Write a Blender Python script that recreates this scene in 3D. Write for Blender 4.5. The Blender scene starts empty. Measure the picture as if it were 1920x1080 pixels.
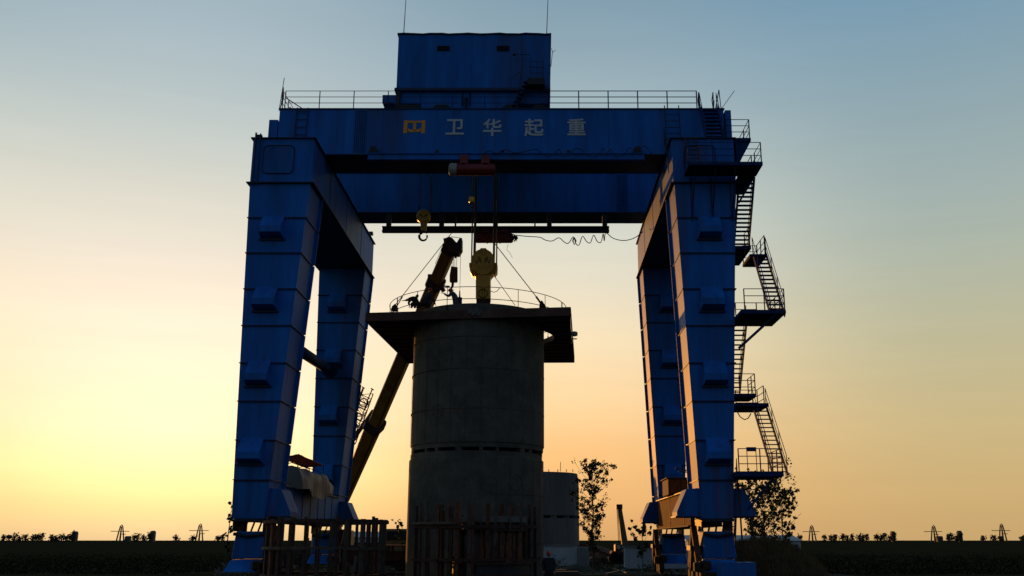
import bpy, bmesh, math, random
from mathutils import Vector, Matrix, noise
R = math.radians
C = bpy.context.scene
rnd = random.Random(7)

# ------------------------------------------------------------------ camera
F, PITCH, CX, CZ = 1793.0, math.atan(473/1793.0), 1015.0, 2.2
cam_data = bpy.data.cameras.new('camera'); cam = bpy.data.objects.new('camera', cam_data)
C.collection.objects.link(cam); C.camera = cam
cam_data.sensor_width = 36.0; cam_data.lens = F/1920*36.0
cam_data.shift_x = -(CX-960)/1920.0
cam_data.clip_start = 0.5; cam_data.clip_end = 20000
cam.location = (0, 0, CZ); cam.rotation_euler = (math.pi/2+PITCH, 0, 0)

# ------------------------------------------------------------------ sky
SUN_AZ, SUN_EL = R(-21.0), R(4.2)          # measured from +Y, negative = to the left
SUNDIR = Vector((math.sin(SUN_AZ)*math.cos(SUN_EL), math.cos(SUN_AZ)*math.cos(SUN_EL), math.sin(SUN_EL)))
W = bpy.data.worlds.new('World'); C.world = W; W.use_nodes = True
nt = W.node_tree; N = nt.nodes; L = nt.links; N.clear()
def nd(t, **k):
    n = N.new(t)
    for a, b in k.items(): setattr(n, a, b)
    return n
def srgb(r, g, b):
    f = lambda c: (c/255/12.92) if c/255 <= .04045 else ((c/255+.055)/1.055)**2.4
    return (f(r), f(g), f(b), 1)
def ramp(stops):
    r = nd('ShaderNodeValToRGB'); r.color_ramp.interpolation = 'B_SPLINE' if False else 'EASE'
    r.color_ramp.interpolation = 'LINEAR'
    e = r.color_ramp.elements
    while len(e) > 1: e.remove(e[-1])
    e[0].position = stops[0][0]; e[0].color = stops[0][1]
    for p, c in stops[1:]:
        x = e.new(p); x.color = c
    return r
def mth(op, a, b=None, clamp=False):
    m = nd('ShaderNodeMath', operation=op, use_clamp=clamp)
    for i, v in enumerate((a, b)):
        if v is None: continue
        if isinstance(v, (int, float)): m.inputs[i].default_value = v
        else: L.new(v, m.inputs[i])
    return m.outputs[0]
tc = nd('ShaderNodeTexCoord')
nrm = nd('ShaderNodeVectorMath', operation='NORMALIZE'); L.new(tc.outputs['Generated'], nrm.inputs[0])
sep = nd('ShaderNodeSeparateXYZ'); L.new(nrm.outputs[0], sep.inputs[0])
el = mth('DIVIDE', mth('ARCSINE', sep.outputs[2]), math.pi/2)              # 0 horizon .. 1 zenith
hlen = mth('SQRT', mth('ADD', mth('MULTIPLY', sep.outputs[0], sep.outputs[0]), mth('MULTIPLY', sep.outputs[1], sep.outputs[1])))
caz = mth('DIVIDE', mth('ADD', mth('MULTIPLY', sep.outputs[0], math.sin(SUN_AZ)), mth('MULTIPLY', sep.outputs[1], math.cos(SUN_AZ))), hlen)
az = mth('DIVIDE', mth('ARCCOSINE', mth('MINIMUM', mth('MAXIMUM', caz, -1.0), 1.0)), math.pi)   # 0 sunward .. 1 opposite
d = lambda deg: deg/90.0
sunward = ramp([(0, srgb(226,200,150)), (d(.6), srgb(230,209,156)), (d(2), srgb(243,228,164)), (d(3.8), srgb(255,249,188)), (d(6), srgb(253,241,207)),
                (d(9), srgb(249,234,212)), (d(12.5), srgb(238,229,213)), (d(16), srgb(221,219,208)), (d(19.2), srgb(207,210,201)), (d(22.2), srgb(190,201,199)),
                (d(25.2), srgb(173,190,195)), (d(28.5), srgb(160,181,192)), (d(32), srgb(147,172,186)), (d(60), srgb(60,84,116)), (1, srgb(38,60,94))])
mid = ramp([(0, srgb(216,166,108)), (d(2), srgb(232,180,118)), (d(5), srgb(243,192,130)), (d(8), srgb(248,211,160)), (d(11.5), srgb(243,222,184)),
            (d(15), srgb(227,219,198)), (d(18.5), srgb(210,213,201)), (d(22), srgb(186,197,194)), (d(25.5), srgb(158,179,187)), (d(29), srgb(138,164,178)),
            (d(32), srgb(124,154,172)), (d(60), srgb(56,80,114)), (1, srgb(38,60,94))])
side = ramp([(0, srgb(200,164,110)), (d(2.5), srgb(203,173,119)), (d(6.5), srgb(199,180,134)), (d(10), srgb(190,182,146)), (d(13), srgb(180,181,156)),
             (d(16), srgb(169,179,166)), (d(19), srgb(158,174,172)), (d(25), srgb(136,162,174)), (d(32), srgb(106,148,177)),
             (d(60), srgb(52,78,112)), (1, srgb(38,60,94))])
back = ramp([(0, srgb(82,88,98)), (d(8), srgb(86,98,116)), (d(20), srgb(78,100,124)), (d(45), srgb(58,82,116)), (1, srgb(38,60,94))])
for r_ in (sunward, mid, side, back): L.new(el, r_.inputs[0])
def mapr(v, a, b):
    m = nd('ShaderNodeMapRange', interpolation_type='SMOOTHERSTEP'); L.new(v, m.inputs[0])
    m.inputs[1].default_value = a; m.inputs[2].default_value = b
    return m.outputs[0]
m0 = nd('ShaderNodeMixRGB'); L.new(mapr(az, -2/180, 24/180), m0.inputs[0]); L.new(sunward.outputs[0], m0.inputs[1]); L.new(mid.outputs[0], m0.inputs[2])
m1 = nd('ShaderNodeMixRGB'); L.new(mapr(az, 21/180, 47/180), m1.inputs[0]); L.new(m0.outputs[0], m1.inputs[1]); L.new(side.outputs[0], m1.inputs[2])
m2 = nd('ShaderNodeMixRGB'); L.new(mapr(az, 50/180, 150/180), m2.inputs[0]); L.new(m1.outputs[0], m2.inputs[1]); L.new(back.outputs[0], m2.inputs[2])
# the physical sky, low sun, added to the measured gradient
sky = nd('ShaderNodeTexSky', sky_type='NISHITA', sun_disc=False, sun_elevation=SUN_EL, sun_rotation=SUN_AZ, air_density=1.5, dust_density=3.0)
ms = nd('ShaderNodeMixRGB', blend_type='ADD'); ms.inputs[0].default_value = 0.012; L.new(m2.outputs[0], ms.inputs[1]); L.new(sky.outputs[0], ms.inputs[2])
# very thin layered haze over the whole sky
mpz = nd('ShaderNodeMapping'); mpz.inputs['Scale'].default_value = (1.6, 1.6, 22); L.new(nrm.outputs[0], mpz.inputs[0])
nz = nd('ShaderNodeTexNoise'); nz.inputs['Scale'].default_value = 2.2; nz.inputs['Detail'].default_value = 5; nz.inputs['Roughness'].default_value = .6; L.new(mpz.outputs[0], nz.inputs['Vector'])
hz = mth('ADD', mth('MULTIPLY', nz.outputs[0], .085), .9575)
mh = nd('ShaderNodeMixRGB', blend_type='MULTIPLY'); mh.inputs[0].default_value = 1; L.new(ms.outputs[0], mh.inputs[1]); L.new(hz, mh.inputs[2])
bg = nd('ShaderNodeBackground'); L.new(mh.outputs[0], bg.inputs[0]); bg.inputs[1].default_value = 1.0
out = nd('ShaderNodeOutputWorld'); L.new(bg.outputs[0], out.inputs[0])

sd = bpy.data.lights.new('sun', 'SUN'); sd.energy = 2.6; sd.angle = R(0.6); sd.color = (1.0, 0.38, 0.055)
so = bpy.data.objects.new('sun', sd); C.collection.objects.link(so)
so.rotation_euler = SUNDIR.to_track_quat('Z', 'Y').to_euler()
C.view_settings.view_transform = 'Standard'; C.view_settings.look = 'None'
C.view_settings.exposure = 0; C.view_settings.gamma = 1; C.view_settings.use_curve_mapping = False

# ------------------------------------------------------------------ geometry of the view: pixel of the 1920 photo + depth plane -> metres
def TZ(v): return math.tan(PITCH + math.atan((540-v)/F))
def HZ(v, Y): return CZ + Y*TZ(v)
def PX(u, v, Y):
    z = Y*TZ(v); return (u-CX)/F*(Y*math.cos(PITCH)+z*math.sin(PITCH))
def P(u, v, Y): return Vector((PX(u, v, Y), Y, HZ(v, Y)))
def YZ(v, z): return (z-CZ)/TZ(v)                     # depth at which height z shows on row v
def Q(u, v, z):
    return P(u, v, YZ(v, z))

# ------------------------------------------------------------------ materials
def mat(name, col, rough=.6, metal=0, var=.25, scale=1.5, dirt=None, dirt_amt=.35, bump=.0, streak=False, spec=.4, trans=0):
    m = bpy.data.materials.new(name); m.use_nodes = True; t = m.node_tree; b = t.nodes['Principled BSDF']
    b.inputs['Roughness'].default_value = rough; b.inputs['Metallic'].default_value = metal
    b.inputs['Specular IOR Level'].default_value = spec
    co = t.nodes.new('ShaderNodeTexCoord'); mp = t.nodes.new('ShaderNodeMapping')
    mp.inputs['Scale'].default_value = (scale, scale, scale*(.12 if streak else 1))
    t.links.new(co.outputs['Object'], mp.inputs[0])
    n = t.nodes.new('ShaderNodeTexNoise'); n.inputs['Scale'].default_value = 1.0; n.inputs['Detail'].default_value = 7; n.inputs['Roughness'].default_value = .65
    t.links.new(mp.outputs[0], n.inputs['Vector'])
    r = t.nodes.new('ShaderNodeValToRGB'); e = r.color_ramp.elements
    e[0].position = .32; e[0].color = (*[c*(1-var) for c in col], 1); e[1].position = .7; e[1].color = (*[min(1, c*(1+var*.8)) for c in col], 1)
    t.links.new(n.outputs[0], r.inputs[0]); last = r.outputs[0]
    if dirt:
        n2 = t.nodes.new('ShaderNodeTexNoise'); n2.inputs['Scale'].default_value = .55; n2.inputs['Detail'].default_value = 9; n2.inputs['Roughness'].default_value = .7
        t.links.new(mp.outputs[0], n2.inputs['Vector'])
        r2 = t.nodes.new('ShaderNodeValToRGB'); r2.color_ramp.elements[0].position = .5; r2.color_ramp.elements[0].color = (0,0,0,1)
        r2.color_ramp.elements[1].position = .68; r2.color_ramp.elements[1].color = (dirt_amt,)*3+(1,)
        t.links.new(n2.outputs[0], r2.inputs[0])
        mx = t.nodes.new('ShaderNodeMixRGB'); mx.inputs[2].default_value = (*dirt, 1)
        t.links.new(r2.outputs[0], mx.inputs[0]); t.links.new(last, mx.inputs[1]); last = mx.outputs[0]
    t.links.new(last, b.inputs['Base Color'])
    if bump:
        bp = t.nodes.new('ShaderNodeBump'); bp.inputs['Strength'].default_value = bump; bp.inputs['Distance'].default_value = .03
        n3 = t.nodes.new('ShaderNodeTexNoise'); n3.inputs['Scale'].default_value = scale*6; n3.inputs['Detail'].default_value = 6
        t.links.new(co.outputs['Object'], n3.inputs['Vector']); t.links.new(n3.outputs[0], bp.inputs['Height']); t.links.new(bp.outputs[0], b.inputs['Normal'])
    return m
BLUE = mat('blue_paint', (.007,.14,.50), .62, 0, .34, .9, (.06,.035,.025), .55, .15, True, .22)
BLUE2 = mat('blue_paint_worn', (.009,.12,.40), .65, 0, .4, 1.6, (.12,.05,.025), .7, .15, True, .22)
DARK = mat('dark_steel', (.02,.024,.032), .6, .2, .3, 3)
SEAM = mat('seam_steel', (.012,.03,.09), .6, .1, .4, 4, (.04,.02,.015), .6)
STAIR = mat('stair_blue', (.010,.04,.14), .85, 0, .3, 3, (.05,.02,.012), .4, spec=.1)
RUST = mat('rusted_steel', (.13,.045,.02), .85, .1, .5, 3, (.03,.02,.018), .8, .2)
RUSTD = mat('dark_rust', (.06,.028,.018), .85, .1, .5, 4, (.02,.015,.012), .8, .2)
BROWN = mat('brown_plate', (.11,.05,.034), .8, .1, .4, 1.2, (.16,.13,.12), .35, .15)
CONC = mat('dark_concrete', (.112,.108,.088), .9, 0, .3, 1.1, (.055,.055,.05), .6, .4, False, .15)
CONC2 = mat('pale_concrete', (.14,.14,.13), .9, 0, .3, .8, (.09,.09,.09), .6, .3, True, .2)
TIMB = mat('grey_timber', (.085,.062,.045), .85, 0, .4, 4, (.05,.04,.03), .6, .2)
YEL = mat('yellow_paint', (.66,.33,.012), .42, 0, .25, 2, (.10,.05,.02), .5, .05)
ORG = mat('orange_sign_paint', (.85,.34,.01), .6, 0, .1, 3)
WHT = mat('white_sign_paint', (.50,.54,.54), .6, 0, .1, 3)
RED = mat('red_paint', (.20,.015,.010), .45, 0, .3, 2, (.06,.02,.02), .5)
HELM = mat('orange_red_helmet', (.75,.07,.015), .4, 0, .05, 3)
CLOTH = mat('dark_cloth', (.03,.034,.042), .9, 0, .3, 6, bump=.2)
CLOTHG = mat('grey_cloth', (.085,.10,.12), .9, 0, .3, 6, bump=.2)
SKIN = mat('skin', (.35,.18,.11), .6, 0, .1, 5)
CRN = mat('crane_boom_paint', (.22,.11,.025), .5, .1, .3, 1.2, (.03,.02,.015), .5)
CRND = mat('crane_dark_paint', (.05,.03,.024), .6, .2, .3, 2)
ROPE = mat('steel_rope', (.03,.035,.03), .6, .4, .2, 8)
ROPEG = mat('green_rope', (.03,.09,.06), .7, 0, .2, 8)
WALLW = mat('whitewashed_wall', (.42,.50,.55), .9, 0, .2, .8, (.25,.26,.27), .5, .2, True, .2)
WALLG = mat('grey_render_wall', (.22,.24,.25), .9, 0, .25, .8, (.10,.10,.10), .5, .2)
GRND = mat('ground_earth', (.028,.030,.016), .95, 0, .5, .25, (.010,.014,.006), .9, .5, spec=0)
TRACK = mat('pale_track', (.08,.08,.06), .95, 0, .35, .5, (.04,.04,.025), .8, .4, spec=0)
LEAF = mat('dark_leaf', (.05,.062,.016), .7, 0, .5, 4)
LEAFD = mat('far_leaf_haze_tint', (.09,.085,.055), .9, 0, .4, .4, spec=0)  # lightened colour stands in for haze over the distant trees
WEED = mat('weed_leaf', (.018,.02,.010), .95, 0, .5, .4, spec=0)
GRASS = mat('dry_grass', (.17,.105,.035), .85, 0, .5, 1.5)
SOIL = mat('mound_soil', (.055,.042,.022), .95, 0, .5, 1.2, bump=.4, spec=.1)
BARK = mat('bark', (.055,.045,.032), .9, 0, .4, 5)
FAR = mat('far_silhouette_steel', (.07,.068,.06), .8, 0, .2, .3)
PLAS = mat('white_plastic_wrap', (.30,.31,.30), .5, 0, .3, 7, bump=.3)
LAMP = mat('hanging_lamp_glass', (.35,.4,.36), .3, 0, .2, 5)
BLK = mat('opening_black', (.008,.008,.01), .8, 0, .1, 3)
def stripes():
    m = bpy.data.materials.new('striped_tarpaulin'); m.use_nodes = True; t = m.node_tree; b = t.nodes['Principled BSDF']
    b.inputs['Roughness'].default_value = .6
    co = t.nodes.new('ShaderNodeTexCoord'); w = t.nodes.new('ShaderNodeTexWave'); w.wave_type = 'BANDS'; w.bands_direction = 'Y'
    w.inputs['Scale'].default_value = .62; w.inputs['Distortion'].default_value = 1.2; w.inputs['Detail'].default_value = 2; w.inputs['Detail Scale'].default_value = .6
    t.links.new(co.outputs['Object'], w.inputs['Vector'])
    r = t.nodes.new('ShaderNodeValToRGB'); e = r.color_ramp.elements
    e[0].position = .30; e[0].color = (.15,.135,.125,1); e[1].position = .55; e[1].color = (.07,.08,.16,1)
    x = e.new(.8); x.color = (.22,.05,.035,1)
    t.links.new(w.outputs[0], r.inputs[0]); t.links.new(r.outputs[0], b.inputs['Base Color'])
    return m
TARP = stripes()
BOXR = mat('cabinet_orange_rust', (.30,.055,.010), .85, 0, .4, 2, (.06,.025,.015), .6, .1)
SILLM = mat('sill_rust_and_sunlit_orange', (.15,.045,.010), .85, 0, .55, 1.6, (.03,.018,.02), .8, .3, spec=.1)  # rust patches, plus the low sun's orange put into the base colour
CANO = mat('canopy_rust', (.26,.07,.02), .8, 0, .4, 2)

# ------------------------------------------------------------------ helpers
class MB:
    def __init__(s): s.v = []; s.f = []
    def add(s, vs, fs):
        o = len(s.v); s.v += [Vector(v) for v in vs]; s.f += [tuple(i+o for i in f) for f in fs]; return s
    def box(s, x0, x1, y0, y1, z0, z1):
        return s.hexa([(x0,y0,z0),(x1,y0,z0),(x1,y1,z0),(x0,y1,z0)], [(x0,y0,z1),(x1,y0,z1),(x1,y1,z1),(x0,y1,z1)])
    def hexa(s, b, t):
        return s.add(list(b)+list(t), [(3,2,1,0),(4,5,6,7),(0,1,5,4),(1,2,6,5),(2,3,7,6),(3,0,4,7)])
    def prism(s, pts, off):                     # polygon of 3-D points extruded by the vector off
        n = len(pts); off = Vector(off); a = [Vector(p) for p in pts]
        return s.add(a+[p+off for p in a], [tuple(range(n-1,-1,-1)), tuple(range(n, 2*n))]+[(i,(i+1)%n,n+(i+1)%n,n+i) for i in range(n)])
    def bar(s, p, q, w, h=None, up=(0,0,1)):
        p = Vector(p); q = Vector(q); h = h or w; d_ = (q-p).normalized(); up = Vector(up)
        if abs(d_.dot(up)) > .98: up = Vector((0,1,0)) if abs(d_.y) < .9 else Vector((1,0,0))
        a = d_.cross(up).normalized()*w/2; b = a.cross(d_).normalized()*h/2
        return s.hexa([p-a-b,p+a-b,p+a+b,p-a+b], [q-a-b,q+a-b,q+a+b,q-a+b])
    def tube(s, pts, r, n=6, r2=None):
        pts = [Vector(p) for p in pts]; m = len(pts); rings = []
        for i, p in enumerate(pts):
            d_ = (pts[min(i+1,m-1)]-pts[max(i-1,0)]).normalized()
            up = Vector((0,0,1)) if abs(d_.z) < .9 else Vector((1,0,0))
            a = d_.cross(up).normalized(); b = a.cross(d_)
            rr = r+(r2-r)*i/(m-1) if r2 is not None else r
            rings.append([p+(a*math.cos(k*2*math.pi/n)+b*math.sin(k*2*math.pi/n))*rr for k in range(n)])
        vs = [v for g in rings for v in g]; fs = [tuple(range(n-1,-1,-1)), tuple((m-1)*n+k for k in range(n))]
        for i in range(m-1):
            for k in range(n): fs.append((i*n+k, i*n+(k+1)%n, (i+1)*n+(k+1)%n, (i+1)*n+k))
        return s.add(vs, fs)
    def lathe(s, c, prof, n=48, axis='z', a0=0, a1=2*math.pi):   # prof: (radius, height)
        c = Vector(c); full = abs(a1-a0-2*math.pi) < 1e-6; k = n if full else n+1; vs = []
        for r, h in prof:
            for i in range(k):
                a = a0+(a1-a0)*i/n; x, y = r*math.cos(a), r*math.sin(a)
                vs.append(c+(Vector((x,y,h)) if axis == 'z' else Vector((x,h,y)) if axis == 'y' else Vector((h,x,y))))
        fs = []
        for j in range(len(prof)-1):
            for i in range(n): fs.append((j*k+i, j*k+(i+1)%k, (j+1)*k+(i+1)%k, (j+1)*k+i))
        return s.add(vs, fs)
    def disc(s, c, r, h, n=32, axis='z'):
        return s.lathe(c, [(0.001,0),(r,0),(r,h),(0.001,h)], n, axis)
    def build(s, name, m, parent=None, smooth=False, bevel=0):
        off = Vector((0,0,0)); p = parent
        while p is not None: off += Vector(p.location); p = p.parent
        if parent is None and s.v:                # a single-mesh thing: origin at its base
            xs = [v.x for v in s.v]; ys = [v.y for v in s.v]; off = Vector(((min(xs)+max(xs))/2, (min(ys)+max(ys))/2, min(v.z for v in s.v)))
        me = bpy.data.meshes.new(name); me.from_pydata([v-off for v in s.v], [], s.f); me.materials.append(m)
        b = bmesh.new(); b.from_mesh(me); bmesh.ops.recalc_face_normals(b, faces=b.faces)
        if bevel: bmesh.ops.bevel(b, geom=list(b.edges), offset=bevel, segments=1, affect='EDGES')
        b.to_mesh(me); b.free()
        if smooth:
            for q in me.polygons: q.use_smooth = True
        o = bpy.data.objects.new(name, me); C.collection.objects.link(o)
        if parent is None: o.location = off
        else: o.parent = parent
        return o
def tag(o, label=None, cat=None, group=None, kind=None):
    for k, v in (('label',label),('category',cat),('group',group),('kind',kind)):
        if v: o[k] = v
    return o
def thing(name, loc, label, cat, group=None):
    o = bpy.data.objects.new(name, None); C.collection.objects.link(o); o.location = loc; o.empty_display_size = .3
    return tag(o, label, cat, group)
def share(src, loc_shift, parent=None, name=None):     # another piece from the same mesh, moved
    o = src.copy(); C.collection.objects.link(o); o.parent = parent or src.parent
    o.location = Vector(src.location)+Vector(loc_shift); return o
def circ(c, r, a0, a1, n, z=None):
    return [Vector((c[0]+r*math.cos(a0+(a1-a0)*i/n), c[1]+r*math.sin(a0+(a1-a0)*i/n), c[2] if z is None else z)) for i in range(n+1)]

# ------------------------------------------------------------------ ground
def ground():
    b = MB(); xs = [-9000,-3000,-900,-300,-120,-60,-30,0,30,60,120,300,900,3000,9000]; ys = [-300,-60,0,30,60,90,120,200,400,900,2500,6000,12000]
    for x in xs:
        for y in ys: b.v.append(Vector((x,y,0)))
    n = len(ys)
    for i in range(len(xs)-1):
        for j in range(n-1): b.f.append((i*n+j,(i+1)*n+j,(i+1)*n+j+1,i*n+j+1))
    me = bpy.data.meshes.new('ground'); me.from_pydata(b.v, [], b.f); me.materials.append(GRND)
    o = bpy.data.objects.new('ground', me); C.collection.objects.link(o); o['kind'] = 'structure'
    t = MB(); pts = []
    for i in range(41):                                   # a pale worn track behind the caisson
        x = -2+i*.55; yc = 67+1.8*math.sin(i*.13); w = 3.2+.4*math.sin(i*.9)
        pts.append((Vector((x, yc-w, .004)), Vector((x, yc+w, .004))))
    for a, c in pts: t.v += [a, c]
    t.f = [(2*i, 2*i+2, 2*i+3, 2*i+1) for i in range(40)]
    t.build('path', TRACK)['kind'] = 'structure'
ground()

# ------------------------------------------------------------------ gantry crane
G = thing('gantry_crane', (-2.6, 57, 0), 'huge blue steel gantry crane standing astride the concrete caisson', 'gantry crane')
XLo, XLi, XRi, XRo = -15.45, -12.2, 7.0, 10.3          # cross beams
ZB, ZT = 20.5, 23.1
YN, YF = 47.6, 66.5                                    # front of near legs, back of far legs
GX0, GX1 = -14.87, 10.35
GZ0, GZ1 = 23.1, 25.95

def girder(y0, y1, splice_u, front):
    g = MB().box(GX0, GX1, y0, y1, GZ0+.05, GZ1-.05).build('girder', BLUE, G)
    f = MB().box(GX0-.06, GX1+.06, y0-.07, y1+.07, GZ1-.05, GZ1).build('top_flange', SEAM, g)
    MB().box(GX0-.06, GX1+.06, y0-.07, y1+.07, GZ0, GZ0+.05).build('bottom_flange', SEAM, g)
    # web joints
    for x in (-9.0, -2.6, 3.8):
        MB().box(x-.015, x+.015, y0-.012, y0+.01, GZ0+.05, GZ1-.05).build('weld_seam', BLUE2, g)
    sx0 = PX(splice_u[0], splice_u[2], y0); sx1 = PX(splice_u[1], splice_u[2], y0)
    s = MB().box(sx0, sx1, y0-.02, y0+.01, GZ0+.06, GZ1-.06).build('splice_plate', BLUE, g)
    bm = MB(); nx, nz = 6, 22
    for i in range(nx):
        for k in range(nz):
            x = sx0+(i+.5)*(sx1-sx0)/nx; z = GZ0+.12+(k+.5)*(GZ1-GZ0-.24)/nz
            bm.box(x-.028, x+.028, y0-.05, y0-.02, z-.028, z+.028)
    tag(bm.build('bolts', BLK, g), kind='stuff')
    bm = MB()
    for i in range(nx):
        for k in range(10):
            x = sx0+(i+.5)*(sx1-sx0)/nx; y = y0+.15+k*(y1-y0-.3)/9
            bm.box(x-.028, x+.028, y-.028, y+.028, GZ1, GZ1+.05)
    tag(bm.build('bolts', BLK, g), kind='stuff')
    return g
g1 = girder(50.0, 52.6, (664, 686, 250), True)
g2 = girder(59.8, 61.9, (1157, 1177, 360), False)
for y0 in (50.0, 59.8):                                # small end boxes
    MB().box(GX0-.62, GX0-.12, y0+.2, y0+1.6, GZ1-2.2, GZ1-.6).build('end_cabinet', BLUE, G)
    MB().box(GX0-.14, GX0, y0+.6, y0+.8, GZ1-1.9, GZ1-1.7).build('cabinet_bracket', DARK, G)
# lettering on the girder, flat painted plates
def letters(txt, uvs, size, y, m, nm):
    for ch, (u, v) in zip(txt, uvs):
        c = bpy.data.curves.new('sign', 'FONT'); c.body = ch; c.size = size; c.offset = 0; c.extrude = .004; c.align_x = 'CENTER'
        o = bpy.data.objects.new('sign', c); C.collection.objects.link(o)
        dg = bpy.context.evaluated_depsgraph_get(); me = bpy.data.meshes.new_from_object(o.evaluated_get(dg)); bpy.data.objects.remove(o)
        xs = [p.co.x for p in me.vertices]; ys = [p.co.y for p in me.vertices]
        cx, cy = (min(xs)+max(xs))/2, (min(ys)+max(ys))/2; q = P(u, v, y)
        for p in me.vertices:
            x, yy, z = p.co; p.co = Vector((q.x+(x-cx), y-z, q.z+(yy-cy)))-Vector(G.location)
        bmm = bmesh.new(); bmm.from_mesh(me)               # embolden: the same strokes shifted a hair, each copy 3 mm prouder
        src = list(bmm.verts)+list(bmm.edges)+list(bmm.faces)
        for k, (ex, ez) in enumerate(((.022,0),(-.022,0),(0,.018),(0,-.018))):
            r_ = bmesh.ops.duplicate(bmm, geom=src); bmesh.ops.translate(bmm, vec=(ex*size, -.003*(k+1), ez*size), verts=[g for g in r_['geom'] if isinstance(g, bmesh.types.BMVert)])
        bmm.to_mesh(me); bmm.free()
        me.materials.clear(); me.materials.append(m)
        b = bpy.data.objects.new(nm, me); C.collection.objects.link(b); b.parent = G
letters('卫华起重', [(853,238),(923,239),(1001,239),(1081,238)], 1.12, 49.985, WHT, 'painted_character')
def logo():
    y = 49.985; b = MB()
    def poly(pts): b.prism([P(740+x/9.6, 210+yy/9.6, y) for x, yy in pts], (0, .012, 0))
    poly([(170,150),(236,150),(220,378),(152,378)]); poly([(494,148),(554,148),(540,378),(474,378)])
    poly([(236,158),(494,158),(492,190),(234,194)])
    poly([(336,190),(386,190),(386,330),(330,330)])
    poly([(240,285),(262,310),(330,318),(386,318),(440,308),(468,280),(466,330),(440,356),(260,360),(238,335)])
    b.build('painted_logo', ORG, G)
logo()

def taper(z, side, edge):
    t = (ZB-z)/(ZB-3.2)
    if side < 0: return (-15.45+.45*t) if edge == 'o' else (-12.25-1.15*t)
    return (10.3-1.0*t) if edge == 'o' else (7.05+.7*t)
def leg(side, ys, far):
    y0, y1 = ys; zs = [ZB-1.93*k for k in range(9)]+[3.2]
    xo0, xi0 = taper(ZB, side, 'o'), taper(ZB, side, 'i'); xo1, xi1 = taper(3.2, side, 'o'), taper(3.2, side, 'i')
    ins = .03
    def quad(z, e=0, ey=0):
        a, b = sorted((taper(z, side, 'o'), taper(z, side, 'i')))
        return [(a-e, y0-ey, z), (b+e, y0-ey, z), (b+e, y1+ey, z), (a-e, y1+ey, z)]
    lg = MB().hexa(quad(3.2, -ins, -ins), quad(ZB, -ins, -ins)).build('leg', DARK, G)
    for k in range(9):
        # each plate course slightly proud of the core, edges standing a little clear of the flange
        zt, zb = zs[k]-.02, zs[k+1]+.02
        MB().hexa(quad(zb), quad(zt)).build('leg_section', BLUE if k < 7 else BLUE2, lg)
        q = quad(zs[k], .07, .08)
        mnx = min(p[0] for p in q); q = [(x+(.035 if abs(x-mnx) < 1e-6 else 0),y,z) for x,y,z in q]; MB().hexa([(x,y,z-.02) for x,y,z in q], [(x,y,z+.02) for x,y,z in q]).build('flange', SEAM, lg)
        # stitch bolts on the flange front
    # rear cover plate standing past the inner side
    sg = 1 if side < 0 else -1
    for k in range(9):
        xa, xb = taper(zs[k]-.02, side, 'i'), taper(zs[k+1]+.02, side, 'i')
        MB().hexa([(xb-sg*.2,y1-.05,zs[k+1]+.03),(xb+sg*.16,y1-.05,zs[k+1]+.03),(xb+sg*.16,y1+.01,zs[k+1]+.03),(xb-sg*.2,y1+.01,zs[k+1]+.03)],
                  [(xa-sg*.2,y1-.05,zs[k]-.03),(xa+sg*.16,y1-.05,zs[k]-.03),(xa+sg*.16,y1+.01,zs[k]-.03),(xa-sg*.2,y1+.01,zs[k]-.03)]).build('cover_plate', BLUE, lg)
    bo = MB()
    for k in range(1, 9):
        a, b = sorted((taper(zs[k], side, 'o'), taper(zs[k], side, 'i')))
        n = 16
        for i in range(n):
            x = a+(i+.5)*(b-a)/n; bo.box(x-.03, x+.03, y0-.07, y0-.005, zs[k]-.07, zs[k]-.022)
    tag(bo.build('bolts', SEAM, lg), kind='stuff')
    for k in (1, 3, 5, 7):
        z = zs[k]; a, b = taper(z, side, 'o'), taper(z, side, 'i'); xc = (a+b)/2-(.15 if side < 0 else -.12)
        w, h, dep = .56, 1.15, .62
        b0 = [(xc-w,y0-.02,z-h),(xc+w,y0-.02,z-h),(xc+w,y0-.05,z+.05),(xc-w,y0-.05,z+.05)]
        hd = MB()
        hd.add([(xc-w,y0,z+.12),(xc+w,y0,z+.12),(xc+w,y0-dep,z-.62),(xc-w,y0-dep,z-.62),(xc-w,y0-dep,z-.95),(xc+w,y0-dep,z-.95),(xc+w+.05,y0,z-1.15),(xc-w-.05,y0,z-1.15)],
               [(0,1,2,3),(3,2,5,4),(4,5,6,7),(0,3,4,7),(1,6,5,2),(0,7,6,1)])
        hd.build('access_hood', BLUE, lg)
        MB().box(xc-w-.12, xc+w+.12, y0-.14, y0-.01, z-1.25, z-1.17).build('hood_sill', SEAM, lg)
    return lg
NLEG = (YN, 50.1); FLEG = (64.0, YF)
for s in (-1, 1):
    for ys in (NLEG, FLEG): leg(s, ys, ys is FLEG)

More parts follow.
